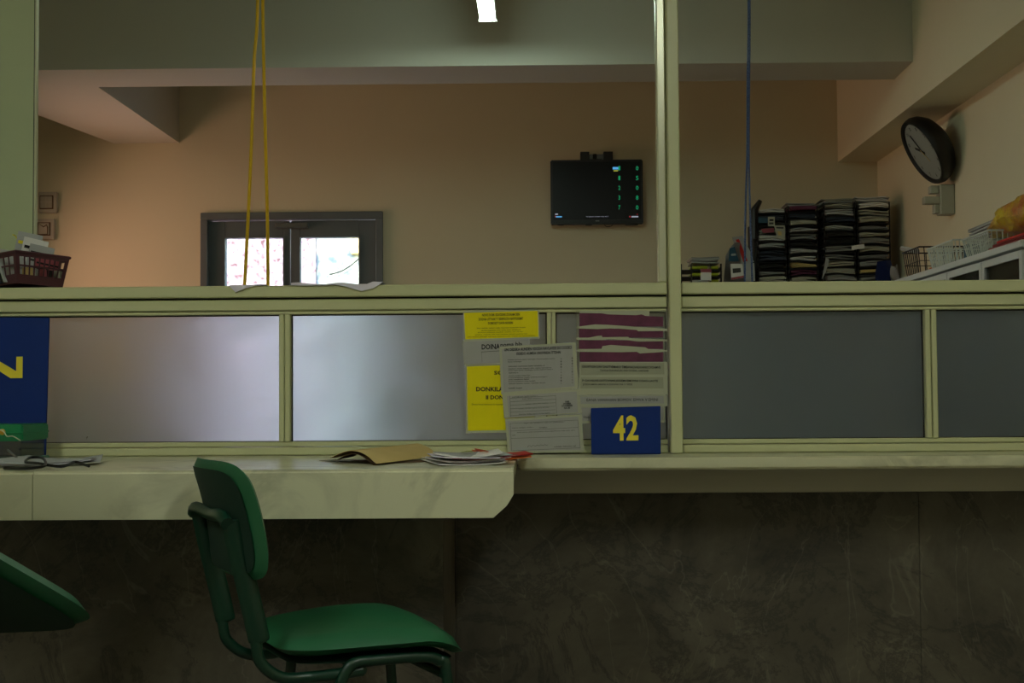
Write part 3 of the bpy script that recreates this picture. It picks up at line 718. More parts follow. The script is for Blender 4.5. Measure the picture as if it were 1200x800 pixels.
# folded kraft envelope
t = thing('kraft_envelope', 'open tan kraft envelope with a lifted flap on the counter', 'envelope', on_counter(440, 541))
pa = [(386,537,3.62),(399,530.5,3.56),(412,527.5,3.5),(427,531.5,3.44),(441,543,3.38)]
pb = [(468,521.5,3.93),(480,520.2,3.92),(492,519.8,3.90),(505,526,3.83),(513,534,3.72)]
A_ = smooth_path([P(*p) for p in pa], 5); B_ = smooth_path([P(*p) for p in pb], 5)
def f(u, v):
    i = u*(len(A_)-1); k = min(int(i), len(A_)-2); r = i-k
    return A_[k].lerp(A_[k+1], r).lerp(B_[k].lerp(B_[k+1], r), v)
bm = bmesh.new(); grid(bm, f, 20, 8); geo = bmesh.ops.extrude_face_region(bm, geom=bm.faces[:])
bmesh.ops.translate(bm, verts=[e for e in geo['geom'] if isinstance(e, bmesh.types.BMVert)], vec=(0,.0,-.001))
obj('front_sheet', bm, 'kraft', t, smooth=True)
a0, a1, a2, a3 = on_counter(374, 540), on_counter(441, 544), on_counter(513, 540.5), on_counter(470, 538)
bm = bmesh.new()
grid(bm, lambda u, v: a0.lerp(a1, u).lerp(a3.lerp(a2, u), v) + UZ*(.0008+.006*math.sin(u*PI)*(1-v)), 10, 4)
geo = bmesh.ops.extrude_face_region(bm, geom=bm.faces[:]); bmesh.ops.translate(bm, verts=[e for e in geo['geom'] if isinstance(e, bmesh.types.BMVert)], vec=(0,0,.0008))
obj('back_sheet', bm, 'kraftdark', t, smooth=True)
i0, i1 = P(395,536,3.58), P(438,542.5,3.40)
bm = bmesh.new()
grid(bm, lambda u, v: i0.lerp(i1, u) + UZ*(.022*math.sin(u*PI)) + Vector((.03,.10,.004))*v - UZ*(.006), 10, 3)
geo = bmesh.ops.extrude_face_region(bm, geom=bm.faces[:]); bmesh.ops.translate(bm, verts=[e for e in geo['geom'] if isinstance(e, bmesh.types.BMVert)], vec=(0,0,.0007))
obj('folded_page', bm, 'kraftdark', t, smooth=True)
cc = [on_counter(500, 540), on_counter(575, 538.5), on_counter(598, 544.5), on_counter(520, 546)]
paper_pile('leaflets', 'untidy pile of white leaflets with green and red print beside the envelope', 'leaflets', cc, 9, ['white','lilac','white','greypaper','white','pink','lilac','white','greypaper'], .0022, .014, .012, rot=9)
bm = bmesh.new(); a = on_counter(545, 542)+UZ*.026; grid(bm, lambda u, v: a+Vector((u*.028-.01, v*.05, .002*math.sin(u*3))), 3, 2, .0006)
single('green_leaflet', bm, 'lime', 'small green and white card on top of the white leaflet pile', 'card')
bm = bmesh.new(); a = on_counter(562, 542)+UZ*.027; grid(bm, lambda u, v: a+Vector((u*.022, v*.05, .002*math.sin(u*3))), 3, 2, .0006)
single('orange_card', bm, 'orange', 'small orange card on top of the white leaflet pile', 'card')
cc = [on_counter(556, 536.6), on_counter(615, 536), on_counter(624, 538.6), on_counter(562, 540.4)]
cc = [Vector((v.x, min(v.y, 3.96), v.z)) for v in cc]
paper_pile('orange_leaflets', 'orange and red leaflets lying at the right end of the counter', 'leaflets', cc, 6, ['orange','red','orange','redwine','orange','red'], .0022, .008, .014, rot=6)

# ------------------------------------------------------------------ papers draped over the rail
def drape(label, up, lo):
    """thin sheet lying on the rail; lo = px points of the lower edge hanging in front, up = upper edge"""
    U = [P(a, b, YP-.016) for a, b in up]; L_ = [P(a, b, YP-.019) for a, b in lo]
    bm = bmesh.new()
    top = [bm.verts.new(Vector((v.x+.01*math.sin(i*2.1), YP+.10+.02*math.sin(i), zr_t+.0012))) for i, v in enumerate(U)]
    mid = [bm.verts.new(Vector((v.x, YP-.015, max(v.z, zr_t+.0015)))) for v in U]
    low = [bm.verts.new(v) for v in L_]
    for r0, r1 in ((top, mid), (mid, low)):
        for i in range(len(r0)-1): bm.faces.new((r0[i], r0[i+1], r1[i+1], r1[i]))
    geo = bmesh.ops.extrude_face_region(bm, geom=bm.faces[:])
    bmesh.ops.translate(bm, verts=[e for e in geo['geom'] if isinstance(e, bmesh.types.BMVert)], vec=(0,-.0008,.0006))
    single('draped_paper', bm, 'lilac', label, 'paper')
drape('small white paper folded over the rail with one hanging corner, under the yellow rope', [(269,334.5),(278,334),(290,334),(300,333.5),(310,333)], [(269,335.5),(276,342.5),(287,338),(300,334.5),(310,334)])
drape('long wavy white paper folded over the rail below the door', [(341,331.5),(350,331),(365,332.5),(380,333.2),(392,331.5),(402,331),(415,333),(430,333),(437,330),(449,330.5)],
      [(341,334),(350,334.5),(365,334.6),(380,334.4),(392,333.4),(404,335.5),(416,339),(424,341),(438,337.5),(447,332)])

# ------------------------------------------------------------------ ropes
def rope(name, m, label, strands, r, knots=()):
    c = strands[0][-1]; bm = bmesh.new()
    for s_ in strands: tube(bm, smooth_path(s_, 6), r, 7)
    single(name, bm, m, label, 'rope', smooth=True)
z_up = lambda px, py, Y, dz: None
Yr = 4.62
top = P(301, 0, Yr); ex = Vector((0, 0, ZC-.001-P(301,0,Yr).z))
L1 = [P(303,0,Yr)+ex, P(302,0,Yr), P(298,70,Yr), P(295,160,Yr), P(291.5,240,Yr), P(288,310,Yr), P(286.5,345,Yr)]
L2 = [P(307,0,Yr)+ex, P(308,0,Yr), P(309,70,Yr), P(311,160,Yr), P(313,240,Yr), P(314,310,Yr), P(313.5,345,Yr)]
bot = [P(286.5,345,Yr), P(290,365,Yr), P(300,372,Yr), P(310,365,Yr), P(313.5,345,Yr)]
rope('yellow_rope', 'yrope', 'yellow cord loop hanging from the ceiling in front of the door', [L1+bot[1:4]+L2[::-1]], .0058)
Yr = 4.75
L1 = [P(877,-60,Yr), P(877,0,Yr), P(876,90,Yr), P(875.5,180,Yr), P(873.5,250,Yr), P(873,310,Yr), P(873,350,Yr)]
L2 = [P(879,-60,Yr), P(878.5,0,Yr), P(878,90,Yr), P(877.5,180,Yr), P(879,250,Yr), P(881,310,Yr), P(881.5,350,Yr)]
L1[0].z = L2[0].z = ZC-.001
rope('blue_rope', 'brope', 'blue speckled cord loop hanging beside the tray stacks', [L1+[P(877,360,Yr)]+L2[::-1]], .0036)

# ------------------------------------------------------------------ television
YT = YF-.09
a, b_ = P(645, 187.5, YT), P(754, 262, YT)
t = thing('television', 'black flat television with green figures, hung on the far wall', 'television', ((a.x+b_.x)/2, YF-.04, b_.z))
obj('body', bx(a.x, b_.x, YT, YT+.045, b_.z, a.z, .006, seg=2), 'black', t)
sc_ = obj('screen', bx(a.x+.014, b_.x-.014, YT-.0015, YT-.0002, b_.z+.028, a.z-.014), 'screen', t)
def scr(body, x0, x1, y0, y1, m, bold=0.0):
    p, q = P(x0, y1, YT-.003), P(x1, y0, YT-.003)
    bm = text_bm(body, q.x-p.x, q.z-p.z, p, UX, UZ, bold); obj('screen_figure', bm, m, t)
for k, (l, r_) in enumerate((('1','0'),('1','5'),('2','0'),('3','8'),('7','0'))):
    y = 194.5+11.5*k
    scr(l, 724.7, 726.8, y, y+5, 'scr_green', .02); scr(r_, 745.2, 748.2, y, y+5, 'scr_green', .01)
for (x0, x1, y0, y1, m) in ((718,724.6,195.6,198.6,'scr_blue'),(719,724.3,199.4,200.6,'scr_yellow'),(650.5,654,250.2,251.6,'scr_white'),(651.5,658.5,253.2,254.6,'scr_blue'),(650.3,651.5,252.8,254.4,'scr_red'),(737.5,739,252.8,254.6,'scr_red'),(740,748,253,254.6,'scr_white'),(746,747.5,250.6,251.4,'scr_red')):
    p, q = P(x0, y1, YT-.0025), P(x1, y0, YT-.0025); obj('screen_figure', bx(p.x, q.x, YT-.003, YT-.002, p.z, q.z), m, t)
scr('No operator available today call 12', 687, 713, 253, 254.6, 'scr_white')
p = P(700, 258.6, YT-.002); obj('maker_badge', bx(p.x-.012, p.x+.012, YT-.002, YT, p.z-.003, p.z+.002), 'metalgrey', t)
# wall mount behind, showing above
t2 = t
a1, b1 = P(680, 178.5, YF-.05), P(690.5, 190, YF-.05); a2, b2 = P(707, 178.5, YF-.05), P(718, 190, YF-.05)
bm = bmesh.new(); box(bm, a1.x, b1.x, YF-.075, YF-.002, b1.z-.1, a1.z, .002); box(bm, a2.x, b2.x, YF-.075, YF-.002, b1.z-.1, a1.z, .002)
obj('mount_arm', bm, 'black', t)
p = P(694, 183, YF-.03); obj('mount_rail', bx(b1.x, a2.x, YF-.03, YF-.002, p.z-.018, p.z+.012), 'metalgrey', t)
p = P(697, 183, YF-.05); obj('mount_knob', bx(p.x-.012, p.x+.012, YF-.06, YF-.03, p.z-.018, p.z+.014, .004), 'black', t)
bm = bmesh.new(); tube(bm, smooth_path([P(707,262,YF-.05), P(711,265.5,YF-.05), P(717,264.5,YF-.05), P(719,260,YF-.05)]), .002, 5); obj('cable', bm, 'black', t, smooth=True)
for x in (657, 690, 737, 744):
    p = P(x, 262, YT+.02); obj('foot_clip', bx(p.x-.02, p.x+.02, YT+.01, YT+.035, p.z-.010, p.z+.001, .002), 'black', t)

# ------------------------------------------------------------------ switches by the left panel
def switch(label, x0, x1, y0, y1, bell):
    a, b_ = P(x0, y0, YF), P(x1, y1, YF)
    t = thing('light_switch', label, 'switch', ((a.x+b_.x)/2, YF, b_.z))
    obj('plate', bx(a.x, b_.x, YF-.030, YF-.001, b_.z, a.z, .005, seg=2), 'plate', t)
    cx, cz = (a.x+b_.x)/2-.005, (a.z+b_.z)/2; h = (a.z-b_.z)*.28
    obj('surround', bx(cx-h-.006, cx+h+.006, YF-.034, YF-.0302, cz-h-.006, cz+h+.006, .001), 'kraftdark', t)
    obj('rocker', bx(cx-h, cx+h, YF-.042, YF-.0345, cz-h, cz+h, .003), 'plate2' if not bell else 'plate', t)
    bm = bmesh.new()
    if bell:
        s = h*.95
        tube(bm, [(cx-s, YF-.044, cz-s), (cx-s*.9, YF-.044, cz+s), (cx+.1*s, YF-.044, cz+.35*s), (cx+s*.6, YF-.044, cz+.75*s), (cx+s*.8, YF-.044, cz+.3*s), (cx+s*.8, YF-.044, cz-s)], .0035, 5, closed=True)
        obj('symbol', bm, 'kraftdark', t)
    else:
        box(bm, cx-.0015, cx+.0015, YF-.0428, YF-.0421, cz-h, cz+h); box(bm, cx-h, cx+h, YF-.0428, YF-.0421, cz-.0015, cz+.0015)
        obj('joint_line', bm, 'plate', t)
switch('upper brown-grey wall switch beside the pale green panel', 46.5, 68.5, 225.5, 250, False)
switch('lower wall switch with a bell symbol beside the pale green panel', 43, 65.5, 257, 281, True)

# ------------------------------------------------------------------ ceiling lamp and hall lamps
def lamp(x, y0, y1, z, w_, m, label, group):
    t = thing('ceiling_lamp', label, 'lamp', (x, (y0+y1)/2, z), group)
    obj('housing', bx(x-w_/2-.004, x+w_/2+.004, y0-.012, y1+.012, z+.010, z+.05, .003), 'lampbody', t)
    obj('diffuser', bx(x-w_/2, x+w_/2, y0, y1, z, z+.0098, .002), m, t)
    for y in (y0+.2, y1-.2):
        bm = bmesh.new(); tube(bm, [(x, y, z+.05), (x, y, ZC)], .006, 6); obj('rod', bm, 'lampbody', t)
    for y in (y0-.012, y1+.0003): obj('end_cap', bx(x-w_/2-.008, x+w_/2+.008, y, y+.0117, z-.004, z+.008), 'lampbody', t)
pe = P(571.5, 24, 6.55)
lamp(pe.x, 5.35, 6.55, pe.z, .074, 'lampon', 'bright white tube lamp under the ceiling before the cross beam', None)
for i, (x, y) in enumerate(((-1.9, 1.0), (.9, 1.0))):
    lamp(x, y-.7, y+.7, ZC-.12, .26, 'lamphall', 'long ceiling lamp over the public side, %s one seen from the counter' % ('left','right')[i], 'public side lamps')

# ------------------------------------------------------------------ glass cabinet along the right wall
XC = P(1197, 280, 4.98).x
zc = P(1197, 280, 4.98).z; zc2 = P(1060, 329.5, 6.75).z; zc = (zc+zc2)/2
ys = [4.98, 5.43, 5.88, 6.33, 6.78]
t = thing('glass_cabinet', 'long silver-framed cabinet with dark glass doors along the right wall', 'cabinet', ((XC+XR)/2, 5.9, 0))
obj('top', bx(XC-.004, XR-.005, 4.97, 6.79, zc-.026, zc, .002), 'alu_white', t)
obj('body', (lambda b: (box(b, XC+.03, XR-.005, 4.98, 5.0, 0, zc-.03), box(b, XC+.03, XR-.005, 6.76, 6.78, 0, zc-.03), box(b, XR-.03, XR-.005, 5.0, 6.76, 0, zc-.03), box(b, XC+.03, XR-.03, 5.0, 6.76, .02, .1), box(b, XC+.05, XR-.03, 5.0, 6.76, 1.18, 1.2), b)[-1])(bmesh.new()), 'cab_body', t)
for k in range(4):
    y0, y1 = ys[k]+.004, ys[k+1]-.004
    bm = bmesh.new(); fz = .028
    box(bm, XC, XC+.022, y0, y0+fz, .1, zc-.036, .002); box(bm, XC, XC+.022, y1-fz, y1, .1, zc-.036, .002)
    box(bm, XC, XC+.022, y0+fz, y1-fz, zc-.036-fz, zc-.036); box(bm, XC, XC+.022, y0+fz, y1-fz, .1, .1+fz)
    d_ = obj('door', bm, 'alu_white', t)
    obj('glass', bx(XC+.009, XC+.013, y0+fz, y1-fz, .1+fz, zc-.036-fz), 'cabglass', d_)
# low cupboard along far wall under the trays
YS = 8.0
zs_ = P(900, 341, YS+.1).z
cb = thing('low_cupboard', 'plain grey cupboard against the far wall, hidden below the tray stacks', 'cupboard', (1.6, 8.3, 0))
xc0, xc1 = P(797, 300, YS).x - .1, XR-.01
obj('body', bx(xc0, xc1, YS, YF-.005, 0, zs_, .004), 'cab_body', cb)
for k in range(3):
    a = xc0+.01+k*(xc1-xc0-.02)/3; b2 = a+(xc1-xc0-.02)/3-.01
    d_ = obj('door', bx(a, b2, YS-.02, YS-.001, .05, zs_-.03, .003), 'cab_body', cb)
    obj('handle', bx(b2-.05, b2-.03, YS-.04, YS-.021, .8, .95, .003), 'metalgrey', d_)

# ------------------------------------------------------------------ black tray stacks with papers
PAPM = ['greypaper','slate','cab_body','gasket','white','beige','slate','gasket','kraft','cab_body','maroon']
rp = random.Random(11)
def bundle(x0, x1, y0, y1, z, h, m, label, overhang):
    bm = bmesh.new(); n = 3
    for k in range(n):
        zz = z + h*k/n; o = rp.uniform(-.008, .01)
        def f(u, v):
            sag = .006*math.sin(u*PI*rp2+ph)*(1-v)
            return Vector((x0+(x1-x0)*u+o*.4, y0-overhang*(1-.3*k)*(.5+u if ph > 0 else 1.5-u)+ (y1-y0)*v + o, zz+sag+.0065))
        rp2 = rp.uniform(.6, 1.6); ph = rp.uniform(-1, 1)
        t_ = bmesh.new(); grid(t_, f, 6, 2); geo = bmesh.ops.extrude_face_region(t_, geom=t_.faces[:])
        bmesh.ops.translate(t_, verts=[e for e in geo['geom'] if isinstance(e, bmesh.types.BMVert)], vec=(0,0,h/n*.8)); join(bm, t_)
    single('paper_bundle', bm, m, label, 'papers', 'paper bundles in the black trays')
ORD = ['lowest','second','third','fourth','fifth','sixth','seventh','eighth','ninth','tenth','eleventh','twelfth','thirteenth']
def tray_tower(pxl, pxr, pytop, pos, tiers, Y=8.1, mp=None):
    x0, x1 = P(pxl, 300, Y).x, P(pxr, 300, Y).x; ztop = P((pxl+pxr)/2, pytop, Y).z
    t = thing('tray_stack', 'stack of black wire letter trays, %s' % pos, 'tray stack', ((x0+x1)/2, Y+.15, zs_), 'black tray stacks')
    pit = (ztop-zs_)/tiers; dp = .30
    for k in range(tiers):
        z = zs_ + k*pit + .001
        bm = bmesh.new()
        box(bm, x0+.004, x1-.004, Y+.004, Y+dp, z, z+.003)
        tube(bm, [(x0+.003,Y,z+.004),(x1-.003,Y,z+.004)], .0035, 5)
        for xx in (x0, x1-.006):
            box(bm, xx, xx+.006, Y, Y+dp, z, z+.014); box(bm, xx, xx+.006, Y, Y+.012, z, z+pit*.97)
            box(bm, xx, xx+.006, Y+dp-.012, Y+dp, z, z+pit*.97)
            if k % 2 == 0: box(bm, xx, xx+.006, Y+.1, Y+.112, z+.012, z+pit*.97)
        box(bm, x0+.006, x1-.006, Y+dp-.004, Y+dp, z, z+pit*.8)
        obj('tray', bm, 'mesh_black', t)
        h = pit*rp.uniform(.45, .8); m = PAPM[rp.randrange(len(PAPM))] if rp.random() < .45 else rp.choice(['greypaper','cab_body','beige'])
        bundle(x0+.014, x1-.012, Y+.012, Y+dp-.02, z+.004, h, m, 'paper bundle in the %s tray of the black stack %s' % (ORD[k], pos), rp.uniform(-.005, .045))
    return x0, x1, ztop
tw = []
tw.append(tray_tower(888, 922, 243, 'first from the blue rope', 12))
tw.append(tray_tower(924, 959, 241, 'second from the blue rope', 12))
tw.append(tray_tower(966, 1003, 237, 'third from the blue rope', 12, Y=8.05))
tw.append(tray_tower(1005, 1044, 237, 'last before the right wall', 12, Y=8.05))
# papers on top of the towers
def flatpile(name, label, cat, x0, x1, y0, y1, z, n, ms, th=.004, jit=.01, group=None):
    c = [Vector((x0,y1,z)), Vector((x1,y1,z)), Vector((x1,y0,z)), Vector((x0,y0,z))]
    return paper_pile(name, label, cat, c, n, ms, th, jit, .008, group, rot=4)
flatpile('papers_on_trays', 'thin papers lying on top of the third black tray stack', 'papers', tw[2][0], tw[2][1]-.01, 8.06, 8.34, tw[2][2]+.001, 4, ['greypaper','beige'], .005)
flatpile('papers_on_trays', 'papers with a grey box lid on top of the last tray stack', 'papers', tw[3][0]+.01, tw[3][1], 8.06, 8.34, tw[3][2]+.001, 5, ['greypaper','white','cab_body'], .006)
flatpile('papers_on_trays', 'flat papers on top of the second black tray stack', 'papers', tw[1][0], tw[1][1]-.01, 8.12, 8.38, tw[1][2]+.001, 3, ['greypaper'], .004)
def card(name, label, cat, m, pts, Y, th=.003, dY=0.0, extra=None):
    """thin card through 4 px corners; top leans back by dY"""
    q = [P(pts[0][0], pts[0][1], Y+dY), P(pts[1][0], pts[1][1], Y+dY), P(pts[2][0], pts[2][1], Y), P(pts[3][0], pts[3][1], Y)]
    t = thing(name, label, cat, (sum(v.x for v in q)/4, Y, min(v.z for v in q)))
    bm = bmesh.new(); A = [bm.verts.new(v) for v in q]; B = [bm.verts.new(v+Vector((0,th,0))) for v in q]
    bm.faces.new(A); bm.faces.new(B[::-1])
    for i in range(4): bm.faces.new((A[i], B[i], B[(i+1) % 4], A[(i+1) % 4]))
    obj('card', bm, m, t)
    return t, q
def band(t, q, u0, u1, v0, v1, m, name='printed_band'):
    def pt2(u, v): return q[0].lerp(q[1], u).lerp(q[3].lerp(q[2], u), v) + Vector((0,-.003,0))
    bm = bmesh.new(); vs = [pt2(u0,v0), pt2(u1,v0), pt2(u1,v1), pt2(u0,v1)]
    A = [bm.verts.new(v) for v in vs]; B = [bm.verts.new(v+Vector((0,.0006,0))) for v in vs]
    bm.faces.new(A); bm.faces.new(B[::-1])
    for i in range(4): bm.faces.new((A[i], B[i], B[(i+1) % 4], A[(i+1) % 4]))
    obj(name, bm, m, t)
t, q = card('paper_tag', 'small cream tag with dark print on the first tray stack', 'tag', 'beige', [(900,254),(908,254),(908,265),(900,265)], 8.055); band(t, q, .2, .8, .25, .45, 'ink'); band(t, q, .15, .8, .6, .8, 'inkgrey')
t, q = card('paper_tag', 'larger cream paper tag lower on the first tray stack', 'tag', 'beige', [(907,264),(920,264),(920,281),(911,279)], 8.05); band(t, q, .15, .85, .12, .24, 'inkgrey'); band(t, q, .2, .6, .45, .75, 'kraft')
card('paper_tag', 'pale blank card sticking out of the third tray stack', 'tag', 'white', [(998,288),(1013,285.5),(1013,290.5),(998,293)], 8.0)
card('paper_tag', 'teal folder front in the first tray stack', 'folder', 'teal', [(889,255),(900,255),(900,261),(889,261)], 8.075)
card('paper_tag', 'magenta folder front in the first tray stack', 'folder', 'pink', [(892,268),(907,267),(907,272),(894,273)], 8.075)
card('loose_sheet', 'white sheet hanging between the second and third tray stacks', 'paper', 'greypaper', [(968,302),(972,304),(968,318),(963,328)], 8.0)
# dark flat case leaning left of the first stack
bm = bmesh.new(); tube(bm, [P(884,280,8.12), P(884,246,8.12), P(891,235,8.12)], [.028,.030,.016], 8, flat=.8)
single('dark_case', bm, 'black', 'upright black case with a slanted tip left of the first tray stack', 'case', smooth=True)
bm = bx(P(881,300,8.2).x, P(886.5,300,8.2).x, 8.15, 8.35, zs_, P(884,262,8.2).z, .006); single('dark_box_file', bm, 'gasket', 'narrow black box file standing behind the blue rope', 'box file')
# green-striped tray group
x0, x1 = P(800, 320, 7.95).x, P(849, 320, 7.95).x
Yg = 8.06; t = thing('lime_tray_stack', 'short black tray stack holding lime folders behind the post', 'tray stack', ((x0+x1)/2, 8.2, zs_))
zg = P(825, 309, Yg).z; pit = (zg-zs_)/4
for k in range(4):
    z = zs_+k*pit+.001; bm = bmesh.new()
    box(bm, x0, x1, Yg, Yg+.26, z, z+.005)
    for xx in (x0, x0+.06, x1-.066, x1-.008): box(bm, xx, xx+.008, Yg, Yg+.012, z, z+pit*.98)
    box(bm, x0, x0+.008, Yg, Yg+.26, z+.0, z+.02); box(bm, x1-.008, x1, Yg, Yg+.26, z, z+.02)
    obj('tray', bm, 'mesh_black', t)
    for j, (u0, u1) in enumerate(((.26,.72),(.72,.98))):
        xa, xb = x0+(x1-x0)*u0, x0+(x1-x0)*u1-.012
        bm = bx(xa+.004, xb-.004, Yg-.012, Yg+.22, z+.008, z+pit*.62, .004)
        single('lime_folder', bm, 'lime' if (j+k) % 3 != 1 or k == 3 else 'greypaper', '%s document folder, %s layer, %s half of the short tray stack' % ('lime' if (j+k) % 3 != 1 or k == 3 else 'grey', ORD[k], ('left','right')[j]), 'folder', 'folders in the short tray stack')
t, q = card('paper_tag', 'white tag with a red heading on the short tray stack', 'tag', 'white', [(821,315),(833.5,315),(833.5,328.5),(821,328)], 8.0); band(t, q, 0, 1, 0, .3, 'pink')
flatpile('papers_on_trays', 'grey papers on top of the short lime tray stack', 'papers', x0+.06, x1-.02, Yg, Yg+.24, zg+.002, 4, ['greypaper','cab_body'], .009)
# leaflets and bags between
t, q = card('brochure', 'white brochure with a slanting red stripe behind the blue rope', 'brochure', 'greypaper', [(858,278),(870,276),(885,306),(868,312)], 8.15, dY=.12); band(t, q, .25, .55, .1, .9, 'red')
t, q = card('brochure', 'teal brochure with pale lettering left of the red-striped brochure', 'brochure', 'teal', [(855,291),(861,289),(866,306),(854,306)], 8.12, dY=.05); band(t, q, .25, .85, .45, .6, 'greypaper')
t, q = card('brochure', 'white folded leaflet with a red lower edge below the teal brochure', 'brochure', 'white', [(856,309),(870,309),(872,325),(857,328)], 8.05, dY=.03); band(t, q, 0, 1, .86, 1, 'pink'); band(t, q, .15, .8, .3, .6, 'inkgrey')
card('brochure', 'pale plain sheet standing right of the red-edged leaflet', 'brochure', 'greypaper', [(871,308),(884,308),(885,329),(872,329)], 8.07, dY=.03)
xw0, xw1 = P(852,320,8.1).x, P(884,320,8.1).x
single('bag', (lambda b: (grid(b, lambda u, v: Vector((xw0+(xw1-xw0)*u, 8.2+.04*math.sin(v*5+u*4), zs_+.001+(P(870,283,8.2).z-zs_)*v*(.7+.3*math.sin(u*3)))), 8, 8, .02), b)[1])(bmesh.new()), 'greypaper', 'crumpled grey plastic bag behind the brochures', 'bag', smooth=True)

# ------------------------------------------------------------------ things on top of the glass cabinet
def XY(px, Yy, xw): return None
def atx(px, xw):
    """depth at which the plane x = xw is seen at column px (on the horizon)"""
    d = ROT @ Vector(((px-600)/F, 0, -1)); return xw*d.y/d.x
def wire_basket(label, ya, yb, xa, xb, h, lean, m, nb, grp=None, rim=.004):
    t = thing('wire_basket', label, 'basket', ((xa+xb)/2, (ya+yb)/2, zc), grp)
    bm = bmesh.new(); z0, z1 = zc+.003, zc+h
    def pt3(s, k):  # s around 0..4, k height
        c = [(xa, ya), (xa, yb), (xb, yb), (xb, ya)]; i = int(s) % 4; f_ = s-int(s)
        x = c[i][0]+(c[(i+1) % 4][0]-c[i][0])*f_; y = c[i][1]+(c[(i+1) % 4][1]-c[i][1])*f_
        cx, cy = (xa+xb)/2, (ya+yb)/2; sc = .86+.14*k
        return Vector((cx+(x-cx)*sc, cy+(y-cy)*sc, z0+(z1-z0)*k))
    for k, r in ((0, .0025), (.5, .002), (1, rim)): tube(bm, [pt3(i+.0001, k) for i in range(4)], r, 5, closed=True)
    for s in range(4):
        for j in range(nb if s % 2 == 0 else nb-4): tube(bm, [pt3(s+(j+.5)/(nb if s % 2 == 0 else nb-4), 0), pt3(s+(j+.5)/(nb if s % 2 == 0 else nb-4), 1)], .0025, 4)
    box(bm, xa+.02, xb-.02, ya+.02, yb-.02, z0, z0+.002)
    o = obj('wire_frame', bm, m, t); return t
y1a, y1b = atx(1161, XC+.02), atx(1129, XC+.02)
wire_basket('white wire basket on the cabinet nearest the yellow bag', y1a, y1b, XC+.02, XC+.24, .085, 0, 'wirewhite', 14)
y2a, y2b = atx(1119, XC+.02), atx(1088, XC+.02)
wire_basket('white wire basket on the cabinet next to the paper pile', y2a, y2b, XC+.02, XC+.24, .10, 0, 'wirewhite', 16)
y3a, y3b = atx(1084, XC+.05), atx(1064, XC+.05)
wire_basket('black wire basket at the far end of the cabinet', y3a, y3b, XC+.03, XC+.26, .13, 0, 'mesh_black', 9)
wire_basket('black wire basket behind the far white basket', y2b+.02, y2b+.19, XC+.27, XC+.385, .15, 0, 'mesh_black', 9)
flatpile('paper_pile', 'thick pile of grey papers lying behind the white wire baskets', 'papers', XC+.20, XC+.385, y2a-.22, y2b-.02, zc+.10, 12, ['greypaper','lilac','greypaper','cab_body'], .007, .008)
single('cardboard_box', bx(XC+.245, XC+.375, y2a-.20, y2b-.04, zc+.001, zc+.099, .003), 'cab_body', 'grey box carrying the thick paper pile', 'box')
single('blue_packet', bx(XC+.06, XC+.12, y2a-.05, y2a-.012, zc+.001, zc+.075, .004), 'teal', 'small teal packet between the two white wire baskets', 'packet')
# yellow net bag
yb0, yb1 = atx(1199, XC+.1), atx(1158, XC+.1)
bm = bmesh.new()
cx, cy = XC+.17, (4.98+.02+yb1)/2; L_ = (yb1-4.96)/2
for i in range(3): pass
bmesh.ops.create_icosphere(bm, subdivisions=4, radius=1)
rr = random.Random(5)
from mathutils import noise as mn
for v in bm.verts:
    p = v.co.copy(); k = 1+.18*mn.noise(p*2.1)+.12*mn.noise(p*5)+.06*mn.noise(p*11)
    x, y, z = p*k
    zz = (z+1)/2
    hgt = .085 + .10*max(0, min(1, (-y+.9)/1.6))     # taller at the near end
    v.co = Vector((cx+x*.115, cy+y*L_*1.0, zc+.062+max(zz,0)*hgt*1.05))
single('yellow_bag', bm, 'net', 'crumpled yellow and orange plastic bag on the cabinet end', 'bag', smooth=True)
t = thing('red_folder', 'glossy dark red folders lying under the yellow bag', 'folder', (XC+.17, 5.2, zc))
for k in range(3): obj('cover', bx(XC+.012+.01*k, XC+.30, 5.0+.02*k, y1a-.015-.02*k, zc+.001+.012*k, zc+.011+.012*k, .003), ['redwine','redwine','red'][k], t)
single('green_folder', bx(XC+.09, XC+.32, 4.99, 5.13, zc+.038, zc+.046, .003), 'green', 'green folder edge above the red folders', 'folder')
# blue bag and clutter before the last tray stack
p0, p1 = P(1032, 305, 7.75), P(1051, 331, 7.75)
bm = bmesh.new(); grid(bm, lambda u, v: Vector((p0.x+(p1.x-p0.x)*u, 7.85+.03*math.sin(3*u+4*v), zs_+.001+(p0.z-zs_+.012*u)*v)), 8, 8, .03)
t_blue = None
cb2 = single('side_shelf', bx(p0.x-.02, XC+.35, 6.9, 7.955, 0, zs_-.002, .003), 'cab_body', 'plain low grey cupboard between the glass cabinet and the tray stacks', 'cupboard')
single('blue_bag', bm, 'blue', 'dark blue cloth bag in front of the last tray stack', 'bag', smooth=True)
p0, p1 = P(1050, 309, 7.4), P(1060, 331, 7.4)
bm = bmesh.new(); grid(bm, lambda u, v: Vector((p0.x+(p1.x-p0.x)*u, 7.5+.03*math.sin(5*u+3*v), zs_+.001+(p0.z-zs_-.01*math.sin(u*6))*v)), 8, 6, .03)
single('plastic_bag', bm, 'greypaper', 'crumpled pale bag between the blue bag and black basket', 'bag', smooth=True)
bm = bmesh.new(); tube(bm, [P(1057,291,7.0), P(1075,294.5,(y3a+y3b)/2)], .012, 8); single('rolled_paper', bm, 'greypaper', 'rolled pale paper sticking out beyond the black basket', 'paper roll', smooth=True)
bm = bmesh.new(); y_ = atx(1084, XC+.03); grid(bm, lambda u, v: Vector((XC+.03+.05*u, y_-.10+.09*v, zc+.004+.02*math.sin(u*3)*math.sin(v*3))), 5, 5, .004); single('orange_card', bm, 'orange', 'small orange wrapper before the black basket on the cabinet', 'card')

